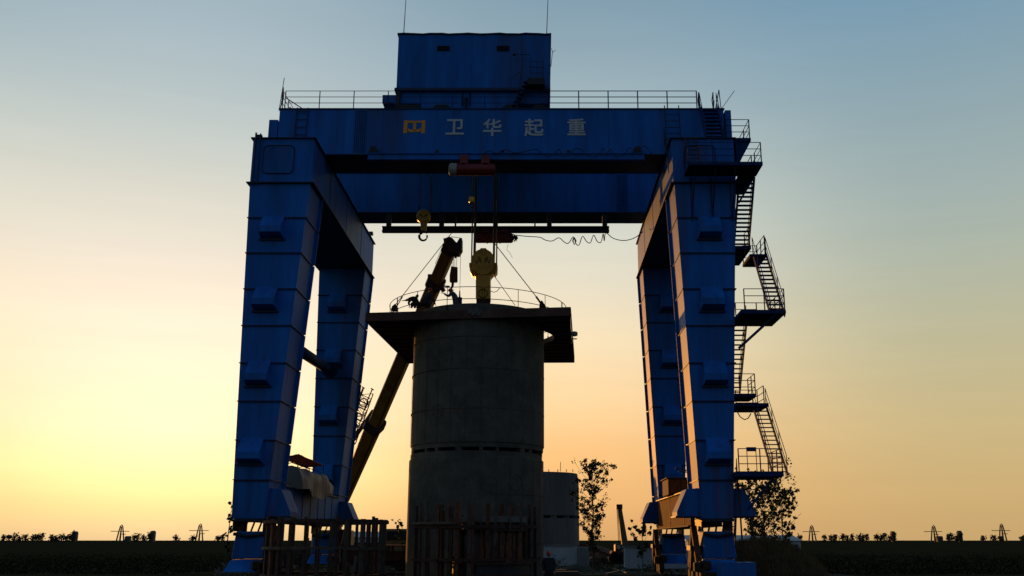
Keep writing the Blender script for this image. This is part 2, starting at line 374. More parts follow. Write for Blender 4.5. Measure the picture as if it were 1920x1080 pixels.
def cross_beam(x0, x1, side):
    b = MB().box(x0, x1, YN, YF, ZB+.04, ZT-.06).build('cross_beam', BLUE, G)
    MB().box(x0-.12, x1+.12, YN-.12, YF+.12, ZT-.06, ZT-.012).build('top_flange', SEAM, b)
    MB().box(x0-.16, x1+.16, YN-.16, YF+.16, ZB-.02, ZB+.04).build('bottom_flange', SEAM, b)
    for y in (52.0, 56.8, 61.8):
        xx = x1 if side < 0 else x0
        MB().box(xx-.02, xx+.02, y-.02, y+.02, ZB+.05, ZT-.07).build('weld_seam', BLUE2, b)
    # rounded rim of the manhole plate on the front
    xc = (x0+x1)/2-.2; r = []
    w, z0, z1, rr = .82, ZB+.55, ZT-.45, .25
    for cx_, cz_, a in ((xc+w-rr, z1-rr, 0), (xc-w+rr, z1-rr, 90), (xc-w+rr, z0+rr, 180), (xc+w-rr, z0+rr, 270)):
        for i in range(5): r.append(Vector((cx_+rr*math.cos(R(a+i*22.5)), YN-.03, cz_+rr*math.sin(R(a+i*22.5)))))
    MB().tube(r+[r[0], r[1]], .03, 5).build('manhole_rim', SEAM, b)
    MB().prism([p+Vector((0,.012,0)) for p in r], (0,.015,0)).build('manhole_cover', BLUE2, b)
    return b
cross_beam(XLo, XLi, -1); cross_beam(XRi, XRo, 1)
# service pipe and corner angle at the left end of the near beam
MB().tube([(-15.30,47.5,ZB-.1),(-15.30,47.5,ZT+.25)], .05).build('corner_pipe', SEAM, G)
MB().tube([(-15.05,47.5,ZB-.1),(-15.05,47.5,ZT+.2)], .04).build('corner_pipe', SEAM, G)
MB().box(-15.35,-15.0,47.5,47.7,ZT,ZT+.15).build('corner_bracket', DARK, G)
for s, x in ((-1,-14.3),):
    MB().tube([(x,50.1,12.9),(x,64.0,13.3)], .33, 20).build('tie_tube', STAIR, G, smooth=True)
    MB().tube([(x,63.75,13.3),(x,64.0,13.3)], .5, 20).build('tie_collar', STAIR, G)
def lug(u, v, Y, r):                                     # small floodlight on the cross beam edge
    q = P(u, v, Y); MB().box(q.x-r, q.x+r, Y-r, Y+r, q.z-r*.7, q.z+r*.7).bar((q.x,Y,q.z-r),(q.x-.25,Y,q.z-r-.12),.05).build('floodlight', DARK, G)
lug(695, 438, 65.0, .16)

# sill beams between the leg feet, wings, necks and bogies
def sill(side):
    a, b = taper(3.6, side, 'o'), taper(3.6, side, 'i'); x0, x1 = min(a,b)+.12, max(a,b)-.12
    if side < 0: x1 += .25
    else: x0 -= .25
    dz = 0 if side < 0 else -.22
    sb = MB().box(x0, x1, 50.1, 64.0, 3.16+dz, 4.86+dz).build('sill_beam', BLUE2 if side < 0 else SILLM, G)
    MB().box(x0-.14, x1+.14, 50.1, 64.0, 4.86+dz, 4.92+dz).build('top_flange', SEAM, sb)
    MB().box(x0-.14, x1+.14, 50.1, 64.0, 3.10+dz, 3.16+dz).build('bottom_flange', RUSTD, sb)
    xi = x1 if side < 0 else x0
    for i in range(6 if side < 0 else 2):
        y = 52.4+i*(1.9 if side < 0 else 5.6); MB().box(xi-.03, xi+.03, y-.02, y+.02, 3.17+dz, 4.85+dz).build('stiffener', SEAM, sb)
    return x0, x1
SL = sill(-1); SR = sill(1)
for side in (-1, 1):
    for (y0, y1) in (NLEG, FLEG):
        a, b = sorted((taper(3.7, side, 'o'), taper(3.7, side, 'i')))
        for sg, xx in ((-1, a), (1, b)):
            if side < 0 and sg < 0: continue
            yy0, yy1 = y0+.25, y1-.5
            pts = [(xx, yy0, 3.35), (xx+sg*1.12, yy0, 3.35), (xx+sg*1.12, yy0, 3.55), (xx+sg*.62, yy0, 4.62), (xx, yy0, 4.68)]
            MB().prism(pts, (0, yy1-yy0, 0)).build('wing_bracket', BLUE2, G)
            MB().prism([(xx+sg*.0,yy0-.04,3.28),(xx+sg*1.2,yy0-.04,3.28),(xx+sg*1.2,yy0-.04,3.35),(xx,yy0-.04,3.35)], (0, yy1-yy0+.08, 0)).build('wing_plate', SEAM, G)
def bogie(side, ys):
    y0, y1 = ys; yc = (y0+y1)/2; a, b = sorted((taper(3.2, side, 'o'), taper(3.2, side, 'i'))); xc = (a+b)/2
    w = (b-a)/2
    bg_ = MB().box(a, b, y0-.1, y1+.1, 3.08, 3.19).build('bogie', DARK, G)
    for sx in (-1, 1):                                    # neck plates leaving a gap that shows the sky
        MB().box(xc+sx*w*.92-.05, xc+sx*w*.92+.05, y0+.2, y1-.2, 2.62, 3.08).build('neck_plate', DARK, bg_)
    for i in range(3):
        x = xc-.35+i*.35; MB().bar((x, yc-.6, 2.62), (x+.12, yc-.5, 3.08), .07).build('strut', DARK, bg_)
    # equalizer: chamfered block
    e0 = [(a+.05,y0+.25,1.35),(b+.12,y0+.25,1.35),(b+.12,y1-.25,1.35),(a+.05,y1-.25,1.35)]
    e1 = [(a+.2,y0+.25,2.62),(b+.0,y0+.25,2.62),(b+.0,y1-.25,2.62),(a+.2,y1-.25,2.62)]
    MB().hexa(e0, e1).build('equalizer_block', BLUE2, bg_, bevel=.04)
    MB().tube([(a+.1,y0+.2,2.5),((a+b)/2,y0+.2,2.38),(b-.05,y0+.2,2.5)], .09, 6).build('hose', DARK, bg_)
    MB().hexa([(a-.02,y0-.6,.75),(b+.05,y0-.6,.75),(b+.05,y1+.6,.75),(a-.02,y1+.6,.75)], [(a+.1,y0+.1,1.3),(b+.0,y0+.1,1.3),(b+.0,y1-.1,1.3),(a+.1,y1-.1,1.3)]).build('truck_frame', BLUE, bg_)
    xi = a if side > 0 else b; sg = -1 if side > 0 else 1  # rocker arms on the side facing the other legs
    for sy in (-1, 1):
        MB().prism([(xi+sg*.35,yc+sy*.1,2.9),(xi+sg*.35,yc+sy*1.5,1.0),(xi+sg*.35,yc+sy*1.15,.95),(xi+sg*.35,yc-sy*.1,2.7)], (-sg*.28,0,0)).build('rocker_arm', RUST, bg_)
    MB().prism([(xi+sg*.45,yc-.55,1.7),(xi+sg*.45,yc+.55,1.7),(xi+sg*.45,yc,.75)], (-sg*.2,0,0)).build('rocker_plate', RUST, bg_)
    MB().box(xi+sg*.2-.3, xi+sg*.2+.3, yc-.6, yc+.6, 1.72, 1.95).build('pin_block', DARK, bg_)
    for sy in (-1, 1):
        for k in (0, 1):
            y = yc+sy*(.75+k*1.0)
            wl = MB().lathe((xi+sg*.1, y, .52), [(.05,-.16),(.30,-.16),(.30,-.1),(.38,-.1),(.38,.1),(.30,.1),(.30,.16),(.05,.16)], 20, 'x').build('wheel', RUSTD, bg_)
        MB().box(xi-sg*.0-.28, xi+.28, yc+sy*1.25-.65, yc+sy*1.25+.65, .85, 1.25).build('wheel_housing', RUSTD, bg_, bevel=.05)
    mo = MB().box(xi+sg*.3-.22, xi+sg*.3+.22, yc-1.9, yc-1.35, .75, 1.2).build('drive_motor', RUSTD, bg_, bevel=.06)
    return bg_
for s in (-1, 1):
    for ys in (NLEG, FLEG): bogie(s, ys)
# blue skirt cabinet by the near right foot
q0 = P(1348, 1054, 46.2); q1 = P(1412, 1057, 46.2)
cab = MB().box(q0.x, q1.x, 45.6, 46.9, 0, q0.z).build('ballast_box', BLUE, None); tag(cab, 'plain blue steel box on the ground in front of the near right crane leg', 'steel box')

# ---- railings
def railing(pts, h, parent, m=STAIR, rails=3, post_every=1.6, r=.022, posts=True):
    pts = [Vector(p) for p in pts]; b = MB()
    for k in range(rails):
        dz = Vector((0,0,h*(k+1)/rails)); b.tube([p+dz for p in pts], r, 5)
    o = b.build('railing', m, parent)
    if posts:
        for i in range(len(pts)-1):
            n = max(1, round((pts[i+1]-pts[i]).length/post_every))
            for k in range(n+(1 if i == len(pts)-2 else 0)):
                p = pts[i].lerp(pts[i+1], k/n)
                MB().bar(p, p+Vector((0,0,h+.01)), r*2.4, r*1.6).build('railing_post', m, o)
    return o
RY = 50.06
railing([(GX0+.25,RY,GZ1),(-8.75,RY,GZ1)], 1.12, G, r=.02, post_every=1.75)
railing([(-8.75,RY,GZ1),(.45,RY,GZ1)], 1.12, G, r=.018, post_every=1.7)
railing([(.45,RY,GZ1),(PX(1307,205,RY),RY,GZ1)], 1.12, G, r=.026, post_every=1.82)
railing([(GX0+.1,50.1,GZ1),(GX0+.1,52.4,GZ1)], 1.12, G, r=.018, post_every=1.1)
# raised posts at the left end, a steep hand ladder leaning there
MB().tube([(GX0+.25,50.2,GZ1+.75),(GX0+1.35,50.2,GZ1)], .03).tube([(GX0+.15,51.4,GZ1+.75),(GX0+1.0,51.4,GZ1)], .03).build('stay_rail', STAIR, G)
def ladder(p, q, w, n, parent, m=STAIR, side=Vector((1,0,0))):
    p = Vector(p); q = Vector(q); s = side*w/2
    o = MB().bar(p-s, q-s, .05).bar(p+s, q+s, .05).build('ladder', m, parent)
    for i in range(n):
        c = p.lerp(q, (i+.5)/n); MB().bar(c-s, c+s, .035).build('rung', m, o)
    return o
ladder((-13.6,49.9,23.12),(-13.55,49.9,GZ1), .62, 6, G, DARK)
ladder((PX(1262,250,49.4),49.2,ZT),(PX(1262,250,49.4),49.6,GZ1), .8, 7, G, DARK)
railing([(PX(1248,230,48.4),47.9,21.2),(PX(1250,230,48.4),49.5,ZT+.3)], .95, G, DARK, r=.02, post_every=.9)

# ---- stair tower on the right
def stair(x0, x1, top, bot, n, parent=G, m=STAIR, hand=True, hr=.95):
    """flight along Y: top/bot = (y, z)"""
    (yt, zt), (yb, zb) = top, bot
    st = MB()
    for x in (x0, x1): st.bar((x,yt,zt),(x,yb,zb), .05, .20)
    o = st.build('staircase', m, parent)
    for i in range(n):
        t = (i+.5)/n; y = yt+(yb-yt)*t; z = zt+(zb-zt)*t
        MB().box(x0+.03, x1-.03, y-.12, y+.12, z-.02, z+.02).build('step', m, o)
    if hand:
        for x in (x0, x1):
            h = MB()
            for k in (1, 2):
                dz = hr*k/2; h.tube([(x,yt,zt+dz),(x,yb,zb+dz)], .02, 5)
            for t in (0, .33, .66, 1):
                y = yt+(yb-yt)*t; z = zt+(zb-zt)*t; h.bar((x,y,z),(x,y,z+hr), .035)
            h.build('handrail', m, o)
    return o
def landing(x0, x1, y0, y1, z, parent=G, th=.14, rail=None, m=STAIR):
    o = MB().box(x0, x1, y0, y1, z-.04, z).build('landing', DARK, parent)
    for (a, b_, c, d_) in ((x0,x1,y0,y0+.07),(x0,x1,y1-.07,y1)): MB().box(a, b_, c, d_, z-th-.04, z-.042).build('edge_channel', m, o)
    for x in (x0, x1-.07): MB().box(x, x+.07, y0+.07, y1-.07, z-th-.04, z-.042).build('edge_channel', m, o)
    n = max(2, int((y1-y0)/.35))
    for i in range(n):
        y = y0+.15+(y1-y0-.3)*i/(n-1); MB().box(x0+.07, x1-.07, y-.02, y+.02, z-.12, z-.042).build('joist', DARK, o)
    if rail:
        for rp in rail: 
            rr = railing([Vector((a, b_, z)) for a, b_ in rp], 1.08, o, m, r=.022, post_every=1.1)
    return o
XL = XRo
# top landing beside the girder, with its stair in front of the web
landing(XRo-.02, 11.25, 47.6, 50.6, ZT, rail=[[(XRo-.35,47.65),(11.2,47.65),(11.2,50.4)]])
MB().prism([(10.45,50.0,ZT-.2),(11.2,50.0,ZT-.2),(10.45,50.0,ZB+.3)], (0,.06,0)).build('gusset', STAIR, G)
MB().prism([(10.45,47.7,ZT-.2),(11.2,47.7,ZT-.2),(10.45,47.7,ZB+.9)], (0,.06,0)).build('gusset', STAIR, G)
stair(PX(1316,230,49.5), PX(1348,230,49.5), (49.9, GZ1-.05), (48.3, ZT), 9)
for x in (PX(1311,200,50), PX(1338,200,50)):
    MB().tube([(x,50.0,GZ1),(x,50.0,GZ1+1.0),(x+.12,51.0,GZ1+1.0),(x+.2,51.0,GZ1)], .03, 6).tube([(x+.05,50.0,GZ1+.5),(x+.2,51.0,GZ1+.5)], .022, 5).build('stair_hoop', STAIR, G)
MB().tube([(PX(1352,205,50),50.0,GZ1),(PX(1348,170,50),50.0,GZ1+1.15),(PX(1338,205,50)+.2,50.6,GZ1+.1)], .03, 6).build('stair_hoop', STAIR, G)
MB().tube([P(1352,205,50), P(1377,170,50.5)], .018, 5).build('whip_antenna', DARK, G)
MB().box(10.42,10.75,49.9,51.2,GZ1-2.1,GZ1-.15).build('end_cabinet', BLUE, G)
# second landing across the front of the leg
z1 = HZ(303, 45.8); a = PX(1291, 303, 45.8); b_ = PX(1430, 303, 45.8)
landing(a, b_, 45.8, 47.42, z1, rail=[[(a+.02,47.3),(a+.02,45.85),(b_-.05,45.85),(b_-.05,47.3)]])
landing(XRo+.18, b_-.1, 47.42, 50.2, z1-.0, rail=[[(b_-.15,47.6),(b_-.15,50.1)]])
for u in (1297, 1335, 1372):
    x = PX(u, 340, 47.2); MB().bar((x,47.55,z1-2.6),(x,47.55,z1-.2), .06).bar((x,47.5,z1-2.4),(x,46.0,z1-.2), .06).build('bracket', SEAM, G)
MB().bar((b_-.1,47.4,z1-.2),(XRo+.1,47.6,z1-1.6),.08).build('bracket', STAIR, G)
ladder((PX(1297,275,47.2),46.7,z1),(PX(1297,275,47.2),47.5,ZT), .62, 8, G, RUSTD)
# flights and landings
def fl(us_top, us_bot, vt, Yt, vb, Yb, n, hand=True):
    return None
zA = z1
zB_ = CZ+15.55; zC = CZ+11.0; zD = CZ+7.3; zE = CZ+3.2
stair(10.55, 11.35, (47.7, zA-.1), (50.0, zB_), 16)
landing(XRo-.05, 11.45, 49.9, 53.2, zB_, rail=[[(11.4,49.95),(11.4,51.2)]])
landing(11.45, 12.35, 50.3, 52.3, zB_-.35, rail=[[(12.3,50.35),(12.3,52.2)],[(11.5,52.25),(12.3,52.25)]])
stair(11.62, 12.34, (50.3, zB_-.35), (47.2, zC), 15)
xe = PX(1473, 587, 46.0)
landing(XRo-.45, xe, 45.9, 48.9, zC, rail=[[(XRo-.25,45.95),(xe-.04,45.95),(xe-.04,48.8)],[(XRo-.1,48.85),(11.3,48.85)]])
MB().bar((11.6,46.0,zC-.2),(XRo-.3,47.6,zC-1.6), .10).build('brace', STAIR, G)
stair(10.05, 10.75, (48.9, zC), (51.6, zD+.35), 15)
landing(9.8, PX(1418,740,51.3), 51.3, 53.2, zD+.35, rail=[[(9.9,51.35),(PX(1418,740,51.3)-.03,51.35),(PX(1418,740,51.3)-.03,53.1)]])
landing(10.2, PX(1435,760,52.2), 51.4, 54.0, zD-.15, rail=[[(11.0,53.9),(PX(1435,760,52.2)-.03,53.9),(PX(1435,760,52.2)-.03,52.3)]])
stair(PX(1411,770,52.4), PX(1436,770,52.4), (52.3, zD-.15), (48.6, zE), 16)
xe = PX(1468, 895, 46.8)
landing(9.35, xe, 46.6, 49.6, zE, th=.2, rail=[[(9.5,46.65),(xe-.04,46.65),(xe-.04,49.5)]])
MB().box(PX(1400,850,47.4),PX(1418,850,47.4),47.35,47.45,zE+1.02,zE+1.22).box(PX(1400,850,47.4),PX(1401,850,47.4),47.37,47.43,zE,zE+1.1).box(PX(1417,850,47.4),PX(1418,850,47.4),47.37,47.43,zE,zE+1.1).build('gate_frame', STAIR, G)
MB().bar((PX(1452,905,47),46.9,zE-.25),(PX(1407,950,47),47.6,zE-1.75), .10).build('brace', STAIR, G)
stair(9.5, 10.0, (49.6, zE-.1), (52.0, .1), 14, hand=True)
MB().tube([P(1378,765,51), P(1388,782,51), P(1396,787,51), P(1403,784,51), P(1408,775,51)], .03, 5).build('loose_cable', DARK, G)
MB().bar(P(1384,905,47.4), P(1394,1050,47.4), .07).build('ladder', RUSTD, G)

# ---- monorails under the girders with their brackets
ymr = 49.7
m1x0, m1x1 = PX(690,292,ymr), PX(1208,292,ymr); mz = HZ(288, ymr)
mr = MB().box(m1x0, m1x1, ymr-.12, ymr+.12, mz-.04, mz).box(m1x0, m1x1, ymr-.03, ymr+.03, mz-.34, mz-.04).box(m1x0, m1x1, ymr-.14, ymr+.14, mz-.40, mz-.34).build('monorail_beam', BLUE, G)
for u in (700, 820, 942, 1066, 1195):
    q = P(u, 282, ymr); big = u in (700, 1195)
    w = .28 if big else .16; hh = .42 if big else .2
    MB().prism([(q.x-w,ymr-.05,mz),(q.x+w,ymr-.05,mz),(q.x+w*.5,ymr-.05,mz+hh),(q.x-w*.5,ymr-.05,mz+hh)], (0,.32,0)).build('hanger_bracket', DARK, mr)
y2 = 59.9; lz = HZ(425.5, y2); lx0, lx1 = PX(717,428,y2), PX(1142,428,y2)
lr = MB().box(lx0, lx1, y2-.2, y2+.2, lz-.07, lz).box(lx0, lx1, y2-.05, y2+.05, lz-.30, lz-.07).box(lx0, lx1, y2-.22, y2+.22, lz-.37, lz-.30).build('monorail_beam', DARK, G)
for u in (729, 828, 854, 929, 1003, 1030, 1134):
    x = PX(u, 422, y2); w = .16 if u not in (854, 1003) else .05
    MB().box(x-w, x+w, y2-.1, y2+.1, lz, GZ0-.002).build('hanger_bracket', DARK, lr)
# festoon cables
def festoon(pts_uv, Y, m, r, parent, name='festoon_cable'):
    ps = [P(u, v, Y) for u, v in pts_uv]; o = []
    for i in range(len(ps)-1):
        a, b = ps[max(i-1,0)], ps[min(i+2,len(ps)-1)]; p, q = ps[i], ps[i+1]
        for k in range(5):
            t = k/5; o.append(.5*((2*p)+(q-a)*t+(2*a-5*p+4*q-b)*t*t+(3*p-a-3*q+b)*t**3))
    o.append(ps[-1]); return MB().tube(o, r, 5).build(name, m, parent)
festoon([(960,440),(985,443),(1012,445),(1022,450),(1035,452),(1048,446),(1058,454),(1066,456),(1075,444),(1080,457),(1086,459),(1092,443),(1100,453),(1107,455),(1113,441),(1120,453),(1127,454),(1131,438),(1133,452),(1136,437),(1150,447),(1170,451),(1190,446),(1206,434)], y2, ROPE, .03, lr)
MB().tube([P(1076,446,y2),P(1074,452,y2),P(1077,459,y2),P(1080,452,y2),P(1077,446,y2)], .05, 5).build('cable_coil', ROPE, lr)
festoon([(905,290),(918,283),(930,288),(948,281),(965,287),(985,284),(1005,280),(1018,290),(1032,293),(1048,280),(1054,293),(1066,291),(1078,279),(1090,281),(1098,290),(1110,294),(1120,292),(1131,278),(1133,292),(1145,280),(1152,293),(1168,292),(1180,277),(1192,284),(1208,274),(1225,292)], ymr-.3, ROPE, .025, mr)
MB().bar(P(1207,425,63.9),P(1207,452,63.9),.05).bar(P(1210,425,63.9),P(1210,452,63.9),.05).build('conduit', DARK, G)

# ------------------------------------------------------------------ trolley with machinery house
T = thing('crane_trolley', (-4, 56, GZ1), 'boxy blue machinery house on the trolley on top of the gantry', 'crane trolley')
hx0, hx1 = PX(743,165,50.9), PX(1032,165,50.9); hz0, hz1 = HZ(165,50.9), HZ(63,50.9); hy0, hy1 = 50.9, 61.2
hs = MB().box(hx0+.03, hx1-.03, hy0+.03, hy1-.03, hz0, hz1-.06).build('house_wall', BLUE, T)
px = [hx0, PX(798,110,hy0), PX(885,110,hy0), PX(978,110,hy0), hx1]
for i in range(4):
    MB().box(px[i]+.008, px[i+1]-.008, hy0-.0, hy0+.028, hz0+.02, hz1-.08).build('wall_panel', BLUE, hs)
for i in range(4):
    y = hy0+.04+i*2.56; MB().box(hx1-.028, hx1, y, y+2.54, hz0+.02, hz1-.08).build('wall_panel', BLUE, hs)
rf = MB(); n = 24                                        # slightly buckled roof edge
for i in range(n+1):
    x = hx0-.06+(hx1-hx0+.12)*i/n; dz = .025*math.sin(i*1.3)+.012*math.sin(i*2.9)
    rf.v += [Vector((x,hy0-.08,hz1-.07+dz)), Vector((x,hy1+.08,hz1-.07+dz)), Vector((x,hy1+.08,hz1+.0+dz)), Vector((x,hy0-.08,hz1+.0+dz))]
rf.f += [(3,2,1,0), (4*n,4*n+1,4*n+2,4*n+3)]+[(4*i+k, 4*i+4+k, 4*i+4+(k+1)%4, 4*i+(k+1)%4) for i in range(n) for k in range(4)]
rf.build('roof', SEAM, T)
for u in (831.5, 943):
    q = P(u, 91, hy0); w = MB().box(q.x-.36, q.x+.36, hy0-.03, hy0-.002, q.z-.17, q.z+.17).build('vent', BLK, T)
    for k in range(5): MB().box(q.x-.36, q.x+.36, hy0-.06, hy0-.032, q.z-.15+k*.07, q.z-.13+k*.07).build('louvre', DARK, w)
fz0 = GZ1+.08
MB().box(hx0+.1, hx1-.15, 51.1, 52.3, fz0+.75, hz0).build('trolley_frame', BLUE, T)
MB().box(hx0-.1, hx1+.0, 50.85, 61.2, hz0-.16, hz0-.0).build('floor_beam', SEAM, T)
MB().box(PX(790,190,51),PX(965,190,51), 51.05, 52.2, fz0+.12, fz0+.75).build('trolley_frame', BLUE, T)
for u0, u1 in ((745,790),(812,845),(942,968),(998,1025)):
    x0, x1 = PX(u0,195,50.95), PX(u1,195,50.95)
    bb = MB().prism([(x0,50.9,fz0+.02),(x1,50.9,fz0+.02),(x1,50.9,fz0+.42),(x1-.2,50.9,fz0+.6),(x0+.2,50.9,fz0+.6),(x0,50.9,fz0+.42)], (0,.25,0)).build('wheel_cheek', DARK, T)
    for k in (.3, .75):
        xx = x0+(x1-x0)*k; MB().lathe((xx,51.3,fz0+.28), [(.01,-.1),(.30,-.1),(.30,.1),(.01,.1)], 20, 'y').build('wheel', DARK, bb)
for u in (867, 881): 
    for k in range(9):
        q = P(u, 172+k*3.2, 51.0); MB().box(q.x-.04,q.x+.04,51.0,51.06,q.z-.03,q.z+.03).build('bolt', BLK, T)
q = P(874,192,51.0); MB().box(q.x-.08,q.x+.08,50.98,51.06,q.z-.35,q.z+.3).build('slot', BLK, T)
# left buffer arm
MB().box(PX(717,185,51.2),PX(744,185,51.2),51.2,52.2,HZ(192,51.2),HZ(178,51.2)).build('buffer_arm', BLUE, T)
MB().prism([P(744,163,50.9),P(741,205,50.9),P(747,205,50.9),P(752,165,50.9)], (0,.3,0)).build('corner_strut', DARK, T)
# lightning rods
for (ub, ut) in ((757,763),(1025,1028.5)):
    MB().tube([P(ub,63,51.2), P(ut,-30,51.2)], .028, 6, .016).build('lightning_rod', DARK, T)
MB().tube([P(1033,125,51.5),P(1036,96,51.5)], .02, 5).tube([P(1036,98,51.5),P(1042,94,51.5)], .015, 5).tube([P(1036,98,51.5),P(1034,90,51.5)], .015, 5).build('aerial', DARK, T)
# stair, cage and lamp arm on the house front
st = MB()
p0, p1 = P(963,203,50.6), P(989,152,50.6)
st.bar(p0, p1, .1, .18).bar(p0+Vector((0,.3,0)), p1+Vector((0,.3,0)), .1, .18); so_ = st.build('house_stair', SEAM, T)
for i in range(7):
    c = p0.lerp(p1, (i+.5)/7); MB().box(c.x-.14,c.x+.14,50.4,50.9,c.z-.02,c.z+.02).build('step', SEAM, so_)
pl = MB().box(PX(989,165,50.5),PX(1021,165,50.5),50.15,50.88,HZ(163,50.5),HZ(151,50.5)).build('house_landing', DARK, T)
cg = MB()
for v in (116,126,137,151): cg.tube([P(994,v,50.4),P(1019,v,50.4)], .018, 5)
for u in (994,1007,1019): cg.bar(P(u,116,50.4),P(u,152,50.4), .035)
cg.build('landing_rail', DARK, T)
MB().tube([P(964,102,50.5),P(995,103,50.5),P(995,116,50.5)], .022, 5).build('lamp_arm', DARK, T); q = P(964,102,50.5); MB().disc((q.x,50.5,q.z-.06), .09, .12, 10).build('lamp', DARK, T)
MB().tube([P(978,120,50.5),P(977,148,50.5)], .03, 5).tube([P(955,153,50.5),P(970,138,50.5),P(978,132,50.5)], .015, 5).build('cable', DARK, T)

# flag
fx = GX0+.3
fg = thing('flag', P(527,208,50.2), 'faded red flag furled on a pole at the left end of the girder', 'flag')
MB().tube([P(523,208,50.2),P(533,146,50.2)], .022, 5).build('flag_pole', DARK, fg)
b = MB(); n = 10
for i in range(n+1):
    t = i/n; v = 163+t*44; u = 531.2-t*6.5; wv = 2.6*math.sin(math.pi*min(1,t*1.1))+1
    for j, du in enumerate((0, .5, 1)): b.v.append(P(u+du*wv, v, 50.2+.12*math.sin(i*.9+j*1.5)))
b.f = [(3*i+j, 3*i+j+1, 3*i+j+4, 3*i+j+3) for i in range(n) for j in range(2)]
fo = b.build('flag_cloth', RED, fg); sm = fo.modifiers.new('thick', 'SOLIDIFY'); sm.thickness = .02

# ------------------------------------------------------------------ hoists and hook blocks
def ropes(pts, r, name, parent, m=ROPE):
    b = MB()
    for p, q in pts: b.tube([p, q], r, 5)
    return b.build(name, m, parent)
MBY = 56.0
HB = thing('main_hook_block', P(906,568,MBY), 'large yellow round hook block hanging on ropes over the caisson', 'hook block')
def prof(pts, y, th, m, name, parent, sc=None):
    return MB().prism([P(u,v,y) for u, v in pts], (0, th, 0)).build(name, m, parent, bevel=.02)
arc = lambda cu, cv, r, a0, a1, n: [(cu+r*math.cos(R(a0+(a1-a0)*i/n)), cv-r*math.sin(R(a0+(a1-a0)*i/n))) for i in range(n+1)]
prof(arc(905.5,496,26.0,8,-52,8)+[(919,521),(893,521)]+arc(905.5,496,26.0,232,172,8), MBY-.1, .75, YEL, 'sheave_guard', HB)
prof(arc(905.5,488,21.5,-5,185,20)+arc(905.5,494,21.5,200,340,14), MBY-.32, .2, YEL, 'cheek_plate', HB)
prof([(899,469),(901,465),(911,465),(914,469)], MBY-.2, .5, YEL, 'top_cap', HB)
prof([(880,494),(883,494),(885,516),(881,508)], MBY-.15, .8, YEL, 'side_plate', HB)
prof([(929,494),(932.5,494),(932,508),(927,516)], MBY-.15, .8, YEL, 'side_plate', HB)
prof([(892,515),(919,515),(919,560),(892,560)], MBY-.25, .9, YEL, 'shank', HB)
prof([(893,560),(918.5,560),(918.5,572),(893,572)], MBY-.15, .7, RUSTD, 'lower_yoke', HB)
dk = mat('block_emblem_dark', (.10,.06,.01), .5, 0, .1, 3); db = mat('block_emblem_blue', (.03,.10,.14), .5, 0, .1, 3)
for s in (-1, 1):
    for k in range(3):
        MB().prism([P(905.5+s*(2.5),494-k*3.2,MBY-.335),P(905.5+s*2.5,492-k*3.2,MBY-.335),P(905.5+s*9.5,486-k*3,MBY-.335),P(905.5+s*9.5,488-k*3,MBY-.335)], (0,.02,0)).build('emblem_bar', dk, HB)
    MB().prism([P(905.5+s*9,491,MBY-.335),P(905.5+s*14,487,MBY-.335),P(905.5+s*12,495,MBY-.335)], (0,.02,0)).build('emblem_wing', db, HB)
MB().lathe(P(905.5,550,MBY-.27), [(.30,0),(.27,-.03),(.24,0)], 20, 'y').build('emblem_ring', dk, HB)
MB().tube([P(892,519,MBY-.1)-Vector((.0,.3,0)), P(884,507,MBY-.1)-Vector((0,.3,0))], .06, 8).build('side_rim', YEL, HB)
ropes([(P(u,500,MBY+dy), (PX(u,500,MBY), MBY+dy, GZ1+.4)) for u, dy in ((884,0),(889.5,-.2),(888,.3),(890.5,.1),(925,-.2),(926.5,.1),(931,0))], .045, 'hoist_rope', HB)

def hookcurve(b, cu, cv, r, Y, th):
    pts = [P(cu+2, cv-r*1.5, Y)]+[P(cu+r*math.cos(R(a_)), cv-r*math.sin(R(a_)), Y) for a_ in range(120, 381, 20)]
    b.tube(pts, th, 8, th*.55); return b
AH = thing('auxiliary_hook_block', P(793,445,54.5), 'small ochre hook block with black hook, left of the main ropes', 'hook block')
MB().lathe(P(794,406,54.6), [(.01,-.16),(.36,-.16),(.42,-.08),(.42,.12),(.36,.2),(.01,.2)], 28, 'y').build('sheave_housing', YEL, AH)
MB().prism([P(788,414,54.5),P(801,414,54.5),P(799,432,54.5),P(789,432,54.5)], (0,.2,0)).build('shank', YEL, AH)
for s in (-1,1):
    MB().prism([P(794+s*1.5,408,54.42),P(794+s*1.5,405,54.42),P(794+s*7,400,54.42),P(794+s*7,403,54.42)], (0,.02,0)).build('emblem_bar', dk, AH)
hookcurve(MB(), 793.5, 443.5, 7.5, 54.6, .085).build('hook', DARK, AH, smooth=True)
MB().bar(P(800,438,54.55),P(797,431,54.55),.05).build('latch', DARK, AH)
ropes([(P(u,405,54.6), (PX(u2,300,54.6), 54.6, GZ1+.6)) for u, u2 in ((784.5,785),(786,793),(806,807),(808,812))], .022, 'hoist_rope', AH)

